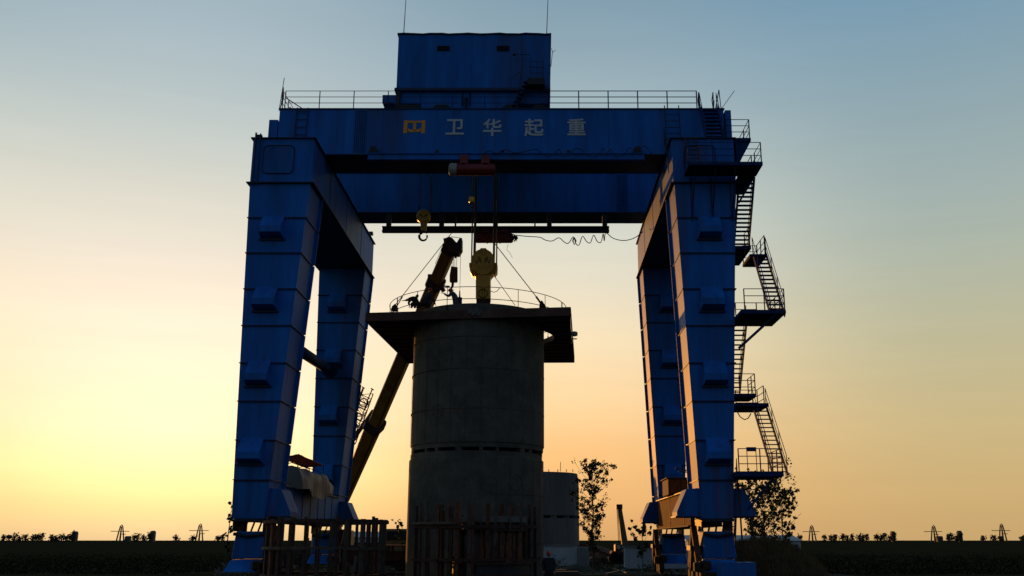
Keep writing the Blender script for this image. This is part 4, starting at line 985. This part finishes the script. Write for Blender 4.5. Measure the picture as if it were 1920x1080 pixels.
cl = cage(PX(613,1000,44.6), 44.6, 2.72, 3.1, posts, 'round rusty formwork cage of upright posts standing left of the caisson', RUSTD, .1) if False else thing('formwork_cage', (PX(613,1000,44.6), 44.6, 0), 'round rusty formwork cage of upright posts standing left of the caisson', 'formwork cage')
def fill_cage(t, cx, cy, r, posts, bands):
    for (a_, h_, w, m) in posts:
        p = Vector((cx+r*math.cos(a_), cy+r*math.sin(a_), 0)); n = Vector((math.cos(a_), math.sin(a_), 0)); tt = Vector((-n.y, n.x, 0))
        ln = Vector((rn.uniform(-.03,.03), rn.uniform(-.03,.03), 0))
        base = [p-tt*w/2-n*.06, p+tt*w/2-n*.06, p+tt*w/2+n*.06, p-tt*w/2+n*.06]
        MB().hexa(base, [q+ln+Vector((0,0,h_)) for q in base]).build('post', m, t)
    for z, hh, m in bands:
        nseg = 6
        for k in range(nseg):                       # bolted ring segments
            a0, a1 = k*2*math.pi/nseg+.01, (k+1)*2*math.pi/nseg-.01; dz = rn.uniform(-.03,.03)
            b = MB(); kk = 10
            for i in range(kk+1):
                a_ = a0+(a1-a0)*i/kk
                for rr, zz in ((r+.07,z+dz),(r+.16,z+dz),(r+.16,z+dz+hh),(r+.07,z+dz+hh)): b.v.append(Vector((cx+rr*math.cos(a_), cy+rr*math.sin(a_), zz)))
            b.f = [(4*i+j,4*i+4+j,4*i+4+(j+1)%4,4*i+(j+1)%4) for i in range(kk) for j in range(4)]+[(3,2,1,0),(4*kk,4*kk+1,4*kk+2,4*kk+3)]
            b.build('ring_band', m, t)
ccx = PX(612,1000,44.6)
fill_cage(cl, ccx, 44.6, 2.62, posts, [(2.93,.13,RUSTD),(1.80,.12,TIMB),(.65,.12,RUSTD)])
for (dx, h_) in ((-1.9,1.9),(-1.2,2.3),(-.6,1.7),(1.1,1.5)):
    MB().bar((ccx+dx,45.2,0),(ccx+dx+.15,45.5,h_), .16, .1).build('leaning_board', TIMB, cl)
# central cage
rn = random.Random(9)
cx2, cy2, r2 = PX(893,1000,45), 45.0, 2.78
cc = thing('formwork_cage', (cx2,cy2,0), 'wide ring of upright rusty and pale posts in front of the caisson foot', 'formwork cage')
posts = []
def ang_for(u): 
    s_ = (PX(u,980,43.2)-cx2)/r2; s_ = max(-.97,min(.97,s_)); return -math.acos(s_)
for u, v, w, m in ((776,948,.07,RUSTD),(787,943,.09,TIMB),(800,938,.11,TIMB),(825,945,.14,RUST),(832,947,.1,RUSTD),(842,938,.16,TIMB),(849,950,.14,RUSTD),(861,940,.16,RUST),(884,938,.18,TIMB),(890,944,.1,RUST),
                   (917,944,.17,RUST),(931,940,.2,TIMB),(941,945,.17,RUST),(957,948,.1,RUST),(963,952,.1,RUST),(975,942,.17,TIMB),(993,946,.1,RUSTD),(1010,950,.08,RUSTD)):
    a_ = ang_for(u); posts.append((a_, HZ(v, cy2+r2*math.sin(a_)), w, m))
for i in range(9): posts.append((.25+i*.33, 3.2+rn.random()*.4, .12, RUST))
fill_cage(cc, cx2, cy2, r2, posts, [(2.72,.14,RUSTD),(1.3,.12,RUSTD)])
for u0, u1, v in ((777,860,984),):
    a0_, a1_ = ang_for(u0), ang_for(u1); MB().tube([Vector((cx2+(r2+.2)*math.cos(a0_+(a1_-a0_)*i/8), cy2+(r2+.2)*math.sin(a0_+(a1_-a0_)*i/8), 2.9)) for i in range(9)], .07, 6).build('tie_pipe', TIMB, cc)
# inner mould barrel
bx, by = PX(922,1000,43.8), 43.9
BM = thing('steel_mould', (bx,by,0), 'squat round concrete mould drum with pale rim, in front of the caisson', 'mould')
MB().lathe((bx,by,0), [(1.42,1.2),(1.42,2.35),(1.30,2.75),(1.36,2.95)], 40).build('drum_wall', CONC2, BM)
MB().lathe((bx,by,0), [(1.36,2.95),(1.62,2.95),(1.62,3.2),(1.30,3.2)], 40).build('drum_rim', CONC2, BM)
MB().lathe((bx,by,0), [(1.38,2.58),(1.66,2.58),(1.66,2.68),(1.38,2.68)], 40).build('drum_hoop', RUSTD, BM)
MB().lathe((bx,by,0), [(1.5,0.0),(1.72,0.0),(1.72,1.2),(1.42,1.25)], 40).build('drum_base', DARK, BM)
for z in (1.2, .72): MB().lathe((bx,by,z), [(1.70,0),(1.86,0),(1.86,.08),(1.70,.08)], 40).build('base_hoop', RUSTD, BM)
for i in range(16):
    a_ = i*2*math.pi/16+.15; n = Vector((math.cos(a_),math.sin(a_),0)); tt = Vector((-n.y,n.x,0)); c = Vector((bx,by,0))
    MB().hexa([c+n*1.44-tt*.17+Vector((0,0,1.25)),c+n*1.44+tt*.17+Vector((0,0,1.25)),c+n*1.62+tt*.17+Vector((0,0,1.25)),c+n*1.62-tt*.17+Vector((0,0,1.25))],
              [c+n*1.40-tt*.07+Vector((0,0,2.57)),c+n*1.40+tt*.07+Vector((0,0,2.57)),c+n*1.55+tt*.07+Vector((0,0,2.57)),c+n*1.55-tt*.07+Vector((0,0,2.57))]).build('mould_rib', RUST if i%3 else RUSTD, BM)
    MB().bar(c+n*1.66+Vector((0,0,2.6)), c+n*1.66+Vector((0,0,3.18)), .05).build('rim_bolt', TIMB, BM)

# ------------------------------------------------------------------ things on the sills
xs0, xs1 = -14.8, -12.75
TP = thing('covered_generator', (-13.8, 55.5, 4.92), 'bulky machine wrapped in a striped tarpaulin on the left sill beam', 'covered machine')
b = MB(); ny, na = 34, 22
for i in range(ny+1):
    t = i/ny; y = 52.0+t*5.9; h_ = 1.12-.30*t; sag = .12+.72*math.sin(math.pi*min(1,t*1.02))**2*t
    for j in range(na+1):
        s_ = j/na; a_ = math.pi*s_
        x_ = -13.75-1.05*math.cos(a_)*(-1 if True else 1)*-1
        cxx = math.copysign(abs(math.cos(a_))**.5, math.cos(a_)); x_ = -13.75-1.0*cxx*(1+.08*t)+(.35*t if cxx < 0 else 0)
        z_ = 4.95+h_*math.sin(a_)**.45 if 0 < j < na else 4.95
        if j > na*.78: z_ -= sag*(j-na*.78)/(na*.22)
        nz = noise.noise(Vector((x_*1.3,y*1.1,z_*1.3)))*.22; b.v.append(Vector((x_+nz*.6, y, z_+nz)))
for i in range(ny):
    for j in range(na): b.f.append((i*(na+1)+j,(i+1)*(na+1)+j,(i+1)*(na+1)+j+1,i*(na+1)+j+1))
b.f += [tuple(range(na+1)), tuple(ny*(na+1)+j for j in range(na,-1,-1))]
b.build('tarpaulin', TARP, TP, smooth=True)
for y in (53.6, 56.4): MB().tube([(-14.95,y,5.0),(-14.85,y,6.1),(-13.8,y,6.35),(-12.8,y,6.0),(-12.62,y,4.6)], .025, 5).build('lashing_rope', ROPE, TP)
MB().box(-14.6,-12.9,52.2,57.6,4.925,5.2).build('machine_skid', DARK, TP)
SH = thing('sheet_canopy', (-13.7, 55.5, 6.0), 'bent rusty sheet canopy on thin posts above the striped tarpaulin', 'canopy')
zc_ = HZ(856, 52.6)
b = MB(); pr = [(PX(526,858,52.4),52.4,HZ(858,52.4)), (PX(560,851,52.4),52.4,HZ(851,52.4)+.0), (PX(607,872,59),59.0,HZ(872,59)), (PX(574,878,59),59.0,HZ(876,59))]
pr = [Vector(p) for p in pr]
for i in range(9):
    t = i/8; a_, c_ = pr[0].lerp(pr[3], t), pr[1].lerp(pr[2], t)
    for j in range(7):
        s_ = j/6; q = a_.lerp(c_, s_); q.z += .012*math.sin(j*2.8)+.015*math.sin(i*2); b.v.append(q)
for i in range(8):
    for j in range(6): b.f.append((i*7+j,(i+1)*7+j,(i+1)*7+j+1,i*7+j+1))
o = b.build('roof_sheet', CANO, SH); o.modifiers.new('s','SOLIDIFY').thickness = .03
for p in pr: MB().bar((p.x,p.y,5.9),(p.x,p.y,p.z), .05).build('post', RUSTD, SH)
# rust brown cabinet on the right sill
q0 = P(1253,935,57); EB = thing('electrical_cabinet', (8.5,57,4.70), 'rust-brown cabinet standing on the right sill beam between the legs', 'cabinet')
cx0 = PX(1253,910,55.5)
zb_, zt_ = 4.70, HZ(897,55.5)
MB().box(cx0, 9.2, 55.5, 58.2, zb_, zt_).build('cabinet_body', RUST, EB, bevel=.03)
MB().box(cx0-.1, 9.3, 55.4, 58.3, zt_, zt_+.05).build('cabinet_lid', BOXR, EB)
for k in range(3): MB().box(cx0+.12+k*.62, cx0+.68+k*.62, 55.47, 55.498, zb_+.08, zt_-.08).build('cabinet_door', BOXR, EB)
MB().bar(P(1266,878,58),P(1298,884,58),.16,.08).bar(P(1272,884,57.6),P(1297,886,57.6),.12,.06).build('plank_rack', TIMB, EB)

# ------------------------------------------------------------------ background
# second caisson
BT = thing('concrete_caisson', (PX(1012,1000,96),96,0), 'farther pale concrete caisson partly hidden behind the middle one', 'concrete caisson')
bx_, R2 = PX(1010,1000,96), (PX(1086,1000,96)-PX(1010,1000,96)); zt2 = HZ(884, 96-R2)+.0
zj_ = HZ(968, 92)
MB().lathe((bx_,96,0), [(R2-.4,0),(R2,0),(R2,zj_-.15),(R2-.4,zj_-.15)], 64).build('lower_ring', CONC2, BT)
MB().lathe((bx_,96,0), [(R2-.4,zj_+.12),(R2,zj_+.12),(R2,zt2-.5),(R2-.12,zt2-.5),(R2-.12,zt2),(.01,zt2)], 64).build('upper_ring', CONC2, BT)
for i in range(16):
    a_ = i*math.pi/8; c = Vector((bx_+(R2-.25)*math.cos(a_), 96+(R2-.25)*math.sin(a_), 0)); MB().box(c.x-.3,c.x+.3,c.y-.15,c.y+.15,zj_-.15,zj_+.12).build('spacer_block', CONC2, BT)
for u in (1029,1046,1062,1074): MB().bar(P(u,885,93),P(u,880,93),.07).build('rebar_stub', DARK, BT)
MB().tube([P(1051,884,93),P(1051,866,93)], .03, 5).build('rod', DARK, BT)
MB().lathe((bx_,96,0), [(R2-.6,zj_-.3),(R2-.6,zj_+.3)], 48).build('joint_dark_backing', BLK, BT)  # dark sheet added so the sky does not show through the joint
# whitewashed walls and sheds
def wall(u0, u1, v, Y, m, label, name='wall', th=.35, cap=None, cat='wall', x0=None, x1=None):
    a_, b_ = (PX(u0,v,Y) if x0 is None else x0), (PX(u1,v,Y) if x1 is None else x1); z = HZ(v, Y)
    t = thing(name, ((a_+b_)/2, Y+th/2, 0), label, cat)
    MB().box(a_, b_, Y, Y+th, 0, z).build('wall_face', m, t)
    if cap: MB().box(a_-.1, b_+.1, Y-.1, Y+th+.1, z, z+.12).build('coping', cap, t)
    n = max(1, int((b_-a_)/2.4))
    for i in range(n+1):
        xx = a_+.14+(b_-a_-.28)*i/n; MB().box(xx-.14, xx+.14, Y-.08, Y-.002, 0, z-.02).build('pier', m, t)
    return t
wall(980, 1082, 1024, 88, WALLW, 'whitewashed wall at the foot of the farther caisson', cap=WALLG)
wall(1083, 1105, 1026, 87.4, WALLG, 'grey wall stub between the whitewashed wall and the thin tree', th=2.5)
wall(1170, 1345, 1027, 80, WALLW, 'whitewashed low wall left of the right crane legs', cap=WALLG)
def shed(u0, u1, vr, Y, dep, m, label, roofm, wins=4, ve=None):
    a_, b_ = PX(u0,vr,Y), PX(u1,vr,Y); z = HZ(vr, Y); t = thing('shed', ((a_+b_)/2, Y+dep/2, 0), label, 'building')
    ze = z-.9 if ve is None else HZ(ve, Y)
    MB().box(a_, b_, Y, Y+dep, 0, ze).build('wall', m, t)
    MB().prism([(a_-.3,Y-.3,ze),(a_-.3,Y+dep+.3,ze),(a_-.3,Y+dep/2,z)], (b_-a_+.6,0,0)).build('roof', roofm, t)
    for i in range(wins):
        x_ = a_+(b_-a_)*(i+.5)/wins; w = MB().box(x_-.7,x_+.7,Y-.03,Y-.003,ze*.38,ze*.72).build('window', BLK, t); MB().box(x_-.05,x_+.05,Y-.06,Y-.032,ze*.38,ze*.72).build('mullion', m, w)
    return t
RF = mat('shed_roof', (.16,.22,.27), .6, 0, .2, .5)
shed(655, 762, 996, 150, 12, WALLW, 'pale blue-white shed on the horizon left of the caisson', RF, 6)
shed(1290, 1500, 1003, 160, 12, WALLW, 'long pale shed on the horizon behind the right crane legs', RF, 8)
RDT = mat('far_red_soil', (.09,.03,.022), .9, 0, .5, .4)
# dark red lorry with characters, left of the caisson
LR = thing('lorry', (PX(735,1040,70),71,0), 'dark red lorry with pale characters on its high side, left of the caisson', 'lorry')
lx0_, lx1_ = PX(655,1023,70), PX(775,1023,70); lzt = HZ(1022,70)
MB().box(lx0_, lx1_, 70, 72.4, .75, lzt).build('cargo_body', RDT, LR, bevel=.04)
for i in range(7): xx = lx0_+(lx1_-lx0_)*i/6; MB().box(xx-.04,xx+.04,69.95,69.998,.8,lzt-.02).build('body_rib', RDT, LR)
for xx in (lx0_+.8, lx0_+2.0, lx1_-.8): MB().lathe((xx,69.95,.45), [(.08,0),(.45,0),(.45,.3),(.08,.3)], 18, 'y').build('wheel', BLK, LR)
MB().box(lx0_+.1, lx1_-.1, 70.2, 72.2, .45, .74).build('chassis', DARK, LR)
_g = G; G = LR
OCH = mat('ochre_sign_paint', (.30,.26,.14), .7, 0, .2, 3)
letters('(集南)', [(733,1029),(743,1029),(750,1029),(757,1029)], .36, 69.94, OCH, 'painted_character'); G = _g
tag(MB().tube([P(596,1073,60),P(762,1075,60)], .10, 10).build('pipe', TIMB, None), 'pale pipe lying low between the left cage and the caisson', 'pipe')
# distant crawler crane with short boom
DC = thing('mobile_crane', P(1160,1060,100), 'distant pale crane with its boom raised beside the whitewashed wall', 'mobile crane')
CP = mat('far_crane_paint', (.12,.105,.05), .6, 0, .3, .8)
p0, p1 = P(1173,1030,100), P(1161,948,100); ax2 = (p1-p0).normalized(); s2 = Vector((1,0,0))
MB().hexa([p0-s2*.32-Vector((0,.4,0)),p0+s2*.32-Vector((0,.4,0)),p0+s2*.32+Vector((0,.4,0)),p0-s2*.32+Vector((0,.4,0))],[p1-s2*.2-Vector((0,.25,0)),p1+s2*.2-Vector((0,.25,0)),p1+s2*.2+Vector((0,.25,0)),p1-s2*.2+Vector((0,.25,0))]).build('boom_section', CP, DC)
MB().box(p1.x-.32,p1.x+.3,99.6,100.4,p1.z-.35,p1.z+.12).build('boom_head', CRND, DC)
for du in (0, 1.6): MB().tube([p1-Vector((.25-du*.05,0,.2)), P(1160.5+du*1.6,1020,100)], .03, 4).build('hoist_rope', ROPE, DC)
cb = MB().box(PX(1153,1020,99.5),PX(1165,1020,99.5),99,101,HZ(1035,100),HZ(1020,100)).build('cab', CRND, DC, bevel=.08)
MB().box(PX(1155,1020,99.5),PX(1162,1020,99.5),98.96,98.995,HZ(1029,100),HZ(1022,100)).build('cab_window', LAMP, cb)
MB().box(PX(1146,1040,99.5),PX(1172,1040,99.5),98.6,101.6,.6,HZ(1033,100)).build('crane_body', RDT, DC, bevel=.06)
for x_ in (PX(1149,1040,99),PX(1156,1040,99),PX(1167,1040,99)): MB().lathe((x_,98.5,.5), [(.08,0),(.5,0),(.5,.3),(.08,.3)], 18, 'y').build('wheel', BLK, DC)
tag(MB().bar(P(1087,1021,95),P(1145,1042,95),.28).build('conveyor', RUST, None), 'thin red sloping conveyor beam between thin tree and distant crane', 'conveyor')

# dark clutter of materials on the ground in the middle distance
rn = random.Random(21)
def heap(cx, cy, w, h, m, label, cat='heap'):
    b = MB(); n, k = 18, 7
    for i in range(k+1):
        t = i/k
        for j in range(n):
            a_ = j*2*math.pi/n; rr = w*(1-t)**.7; nz = 1+.3*noise.noise(Vector((math.cos(a_)*2+cx, math.sin(a_)*2, t*3)))
            b.v.append(Vector((cx+rr*nz*math.cos(a_), cy+rr*nz*.7*math.sin(a_), h*t*(1+.1*rn.random()))))
    b.f = [(i*n+j, i*n+(j+1)%n, (i+1)*n+(j+1)%n, (i+1)*n+j) for i in range(k) for j in range(n)]+[tuple(range(n-1,-1,-1))]
    return tag(b.build('earth_heap', m, None), label, cat)
heap(PX(1115,1040,110), 110, 4.0, 1.6, RDT, 'dark red earth heap behind the thin tree', 'earth heap')
heap(PX(1132,1040,104), 104, 2.2, .9, SOIL, 'small brown earth heap between the thin tree and the distant crane', 'earth heap')
heap(PX(1080,1068,72), 72, 1.6, .5, TRACK, 'low pale rubble heap at the foot of the whitewashed wall', 'rubble heap')
for i, (u, v, Y, lb) in enumerate(((1040,1068,66,'low concrete slab lying right of the standing man'),(1062,1074,62,'flat dark slab nearest the front, right of the standing man'))):
    q = P(u, v, Y); tag(MB().box(q.x-.9,q.x+.8,Y,Y+1.0,0,.32).build('slab', CONC, None, bevel=.03), lb, 'slab')

rn = random.Random(33); b = MB()
for _ in range(1500):
    y_ = rn.uniform(55, 95); x_ = rn.uniform(-.33, .22)*y_; r_ = rn.uniform(.03,.16)
    pts_ = [(x_+r_*math.cos(k*1.57+rn.random())*rn.uniform(.6,1.3), y_+r_*math.sin(k*1.57+rn.random())) for k in range(4)]
    b.hexa([(p[0],p[1],-.02) for p in pts_], [(x_+(p[0]-x_)*.6, y_+(p[1]-y_)*.6, r_*rn.uniform(.5,1.1)) for p in pts_])
tag(b.build('rubble', CONC, None), 'loose stones and rubble scattered over the yard ground', 'rubble', kind='stuff')
for (u0,v0,u1,v1,lb) in ((1135,1076,1172,1068,'thin pale plank lying on the track left of the right crane legs'),(1150,1066,1176,1074,'short crossed plank lying on the track by the low wall')):
    a_, c_ = Q(u0,v0,.08), Q(u1,v1,.08); tag(MB().bar(a_, c_, .16, .06).build('plank', TIMB, None), lb, 'plank')
# ---- trees
def leafblob(b, c, n, s, rr, spread=1.0):
    for _ in range(n):
        d_ = Vector((rr.gauss(0,1), rr.gauss(0,1), rr.gauss(0,1)))*spread*.5; p = c+d_
        a_ = Vector((rr.gauss(0,1), rr.gauss(0,1), rr.gauss(0,1))).normalized(); e = a_.orthogonal().normalized(); f = a_.cross(e); z = s*rr.uniform(.6,1.3)
        b.add([p-e*z*.5, p+f*z*.42, p+e*z*.6, p-f*z*.42], [(0,1,2,3)])
def tree(base, H_, crown_w, seed, label, cat='tree', nb=34, dens=1.0, ls=.16, lo=.25, blobs=None, group=None, leafm=LEAF, name='poplar_tree', lean=0):
    rr = random.Random(seed); t = thing(name, base, label, cat, group)
    top = Vector(base)+Vector((lean,0,H_)); n = 8; pts = [Vector(base).lerp(top, i/n)+Vector((rr.uniform(-.05,.05)*H_/6, rr.uniform(-.05,.05)*H_/6, 0)) for i in range(n+1)]
    MB().tube(pts, .011*H_+.01, 7, .01).build('trunk', BARK, t)
    br = MB(); lf = MB()
    for k in range(nb):
        f = lo+(1-lo)*(k+rr.random())/nb; p = Vector(base).lerp(top, f)
        env = math.sin(math.pi*min(1, max(.05,(1-f)/(1-lo)))**.75)*.9+.12
        ln = crown_w*.5*env*rr.uniform(.5,1.1); a_ = rr.uniform(0, 2*math.pi); d_ = Vector((math.cos(a_), math.sin(a_)*.8, rr.uniform(.7,1.3)))
        mid = p+d_*ln*.5+Vector((0,0,-.02)); q = p+d_*ln*.95
        br.tube([p, mid, q], .018*(1-f)+.010, 4, .005)
        for s_ in (.45, .7, 1.0):
            c = p.lerp(q, s_)+Vector((rr.gauss(0,.1), rr.gauss(0,.1), rr.gauss(0,.1)))*crown_w*.2
            br.tube([p.lerp(q, s_*.8), c], .006, 3)
            if rr.random() < .9: leafblob(lf, c, int(rr.randint(5,30)*dens), ls, rr, rr.uniform(.2,.5)*crown_w*.15)
    br.build('branches', BARK, t); lf.build('crown', leafm, t)
    return t
TXp = PX(1112,1050,78)
tree((TXp,78,0), HZ(876,78)-.0, 3.6, 5, 'thin leafy poplar standing alone right of the farther caisson', nb=80, ls=.16, lo=.16, dens=1.1)
tree((PX(1206,1062,76),76,0), HZ(998,76), 2.6, 8, 'sapling with few big leaves in front of the whitewashed low wall', nb=9, ls=.24, lo=.35, dens=.8, name='sapling')
tree((PX(1240,1062,77),77,0), HZ(1000,77), 1.4, 18, 'thin sapling touching the far right crane leg', nb=6, ls=.22, lo=.5, dens=.7, name='sapling')
tree((PX(1436,1040,70),70,0), HZ(922,70), 5.4, 11, 'broad sparse tree behind the grassy mound on the right', nb=70, ls=.17, lo=.22, dens=.9, name='leafy_tree')
tree((PX(1412,1040,69),69,0), HZ(893,69), 2.4, 12, 'taller narrow tree behind the lowest stair landing', nb=40, ls=.17, lo=.3, dens=.7, name='leafy_tree')
tree((PX(1470,1040,71),71,0), HZ(930,71), 3.2, 14, 'small sparse tree at the right end of the grassy mound', nb=42, ls=.17, lo=.2, dens=.9, name='leafy_tree')
tree((PX(752,1050,74),74,0), HZ(985,74), 1.6, 15, 'small sapling just left of the caisson foot', nb=8, ls=.2, lo=.5, dens=.6, name='sapling')
tree((PX(425,1050,60),60,0), HZ(940,60), .8, 16, 'thin sapling just left of the near left crane leg', nb=12, ls=.14, lo=.3, dens=.9, name='sapling')

# mound with dry grass
MX, MY = PX(1445,1040,62), 63.5
def mound_h(x, y):
    dx, dy = (x-MX)/3.9, (y-MY)/3.2; d_ = dx*dx+dy*dy
    return max(0, (1-d_))*2.15*(1+.25*noise.noise(Vector((x*.6,y*.6,0))))+ (.0 if d_ > 1 else .05)
b = MB(); n = 46
for i in range(n+1):
    for j in range(n+1):
        x_ = MX-4.4+8.8*i/n; y_ = MY-3.7+7.4*j/n; h_ = mound_h(x_,y_); b.v.append(Vector((x_,y_,h_+.08*noise.noise(Vector((x_*3,y_*3,1)))-.03)))
for i in range(n):
    for j in range(n): b.f.append((i*(n+1)+j,(i+1)*(n+1)+j,(i+1)*(n+1)+j+1,i*(n+1)+j+1))
mo = b.build('earth_mound', SOIL, None); mo['kind'] = 'structure'
rr = random.Random(4); b = MB()
for _ in range(11000):
    x_ = MX+rr.uniform(-4.2,4.2); y_ = MY+rr.uniform(-3.6,2.2); h_ = mound_h(x_,y_)
    if h_ <= .02: continue
    l = rr.uniform(.12,.42); dx, dy = rr.uniform(-.18,.18), rr.uniform(-.18,.18); w = .012
    b.add([(x_-w,y_,h_-.05),(x_+w,y_,h_-.05),(x_+dx,y_+dy,h_+l)], [(0,1,2)])
tag(b.build('dry_grass', GRASS, None), 'dry brown grass covering the mound on the right', 'grass', kind='stuff')
# weeds over the open ground
rr = random.Random(5); b = MB()
for _ in range(30000):
    y_ = 66+abs(rr.gauss(0,1))*45; x_ = rr.uniform(-.62,.6)*y_
    if -24 < x_ < 14 and y_ < 90: continue
    l = rr.uniform(.04,.22); w = .02+y_*.0003; dx = rr.uniform(-.2,.2)
    b.add([(x_-w,y_,0),(x_+w,y_,0),(x_+dx,y_+rr.uniform(-.1,.1),l)], [(0,1,2)])
tag(b.build('weeds', WEED, None), 'low dark weeds scattered over the open fields', 'weeds', kind='stuff')
for i, (u, v, Y) in enumerate(((1225,1062,72),(1040,1062,84),(1352,1050,66))):
    q = P(u, v, Y); b = MB(); rr = random.Random(40+i)
    for _ in range(26): leafblob(b, Vector((q.x+rr.gauss(0,.5), Y+rr.gauss(0,.4), abs(rr.gauss(0,.28))+.1)), 9, .14, rr, .35)
    tag(b.build('bush', LEAF, None), ('low bush under the sapling by the whitewashed low wall','low bush at the foot of the farther caisson wall','low bush behind the near right crane bogie')[i], 'bush')

# ---- horizon silhouettes, left and right fields (far away)
FY = 1400.0; FS = FY/420
def far_tower(u, v, w, arm, label, group):
    """open A-shaped mast with a cross arm"""
    w *= FS*.8; arm *= FS; z = HZ(v, FY); x_ = PX(u, 1005, FY); t = thing('lattice_mast', (x_, FY, 0), label, 'mast', group)
    for s_ in (-1, 1): MB().tube([(x_+s_*w, FY, 0), (x_+s_*w*.62, FY, z*.55), (x_+s_*w*.3, FY, z*.93), (x_, FY, z)], .30*FS, 6, .2*FS).build('mast_leg', FAR, t)
    MB().tube([(x_,FY-.6,0),(x_,FY,z*.9)], .4*FS, 6, .25*FS).build('mast_column', FAR, t)
    for k, (f, a_) in enumerate(((.62, arm), (.45, arm*.6))):
        if arm: MB().bar((x_-a_*(1 if k == 0 else 0), FY, z*f), (x_+a_*.8, FY, z*f), .26*FS).build('cross_arm', FAR, t)
    return t
def far_tree(u, v, w, label, group, seed, round_=True):
    rr = random.Random(seed); z = HZ(v, FY); x_ = PX(u, 1005, FY); t = thing('distant_tree', (x_, FY, 0), label, 'tree', group)
    MB().tube([(x_, FY, 0), (x_, FY, z*.7)], .2*FS, 5, .1*FS).build('trunk', BARK, t)
    b = MB()
    w *= rr.uniform(.45,.85)*FS; z *= rr.uniform(.85,1.08)
    for _ in range(40):
        a_ = rr.uniform(0, 2*math.pi); q = rr.random(); b2 = Vector((x_+math.cos(a_)*w*.6*q, FY+math.sin(a_)*w*.5*q, z*(.12+.72*rr.random()**.8)))
        leafblob(b, b2, 4, .6*FS, rr, .7*FS)
    b.build('crown', LEAFD, t); return t
def far_house(u0, u1, v, label, group):
    a_, b_ = PX(u0,1005,FY), PX(u1,1005,FY); z = HZ(v, FY); t = thing('distant_house', ((a_+b_)/2, FY, 0), label, 'house', group)
    b_ = a_+(b_-a_)*.7; MB().box(a_, b_, FY, FY+8, 0, z*.78).build('wall', FAR, t); MB().prism([(a_-.3,FY-.3,z*.78),(a_-.3,FY+8.3,z*.78),(a_-.3,FY+4,z)], (b_-a_+.6,0,0)).build('roof', FAR, t); return t
gl, gr_ = 'trees along the left horizon', 'trees along the right horizon'
for i, (u, v, w) in enumerate(((7,1002,3),(18,1001,3),(28,999,4),(37,1004,2.4),(48,1001,3),(63,999,3.4),(70,1003,2.6),(78,998,3.4),(97,1002,2.6),(105,1003,3),(115,999,3.4),(124,1003,2.8),(132,1001,3),(138,995,2.6),(252,1000,2.8),(258,998,2.8),(270,1003,2.4),(280,993,2.4),(330,1001,2.8),(362,1003,2.8),(410,1003,3),(418,1001,2.6))):
    far_tree(u, v, w, 'tiny dark tree on the left horizon', gl, 100+i)
for i, (u, v, w) in enumerate(((1499,1000,3),(1546,1001,3),(1558,1003,2.6),(1566,1001,2.8),(1580,998,3),(1588,1003,2.4),(1598,1001,2.6),(1611,999,3),(1617,1003,2.4),(1624,998,3),(1644,1001,2.6),(1652,1003,2.4),(1658,999,2.8),(1668,1002,2.4),(1676,995,2.4),(1778,1000,2.6),(1784,998,2.4),(1793,1003,2.2),(1799,993,2.4),(1842,1001,2.6),(1863,1001,2.6),(1875,1003,2.6),(1917,1003,2.8))):
    far_tree(u, v, w, 'tiny dark tree on the right horizon', gr_, 200+i)
far_tower(226, 984, 2.0, 4.4, 'small A-shaped mast with cross arm on the left horizon, first from the photo edge', None)
far_tower(374, 982, 2.0, 4.6, 'small A-shaped mast with cross arm on the horizon just left of the near left leg', None)
far_tower(1523, 985, 2.0, 4.0, 'small A-shaped mast with cross arm on the horizon just right of the grassy mound', None)
far_tower(1752, 985, 2.0, 4.2, 'small A-shaped mast with cross arm in the middle of the right horizon', None)
far_tower(1880, 982, 2.0, 4.4, 'small A-shaped mast with cross arm near the right end of the horizon', None)
far_house(134, 145, 996, 'small dark house at the end of the left row of tiny trees', None)
far_house(281, 291, 995, 'small dark house right of the first left mast', None)
far_house(1673, 1681, 996, 'small dark house at the right end of the long row of tiny trees', None)
far_house(1798, 1808, 995, 'small dark house right of the middle mast on the right horizon', None)
far_house(234, 246, 1005, 'low flat roof beside the first left mast', None)
far_house(1758, 1772, 1005, 'low flat roof beside the middle mast on the right horizon', None)
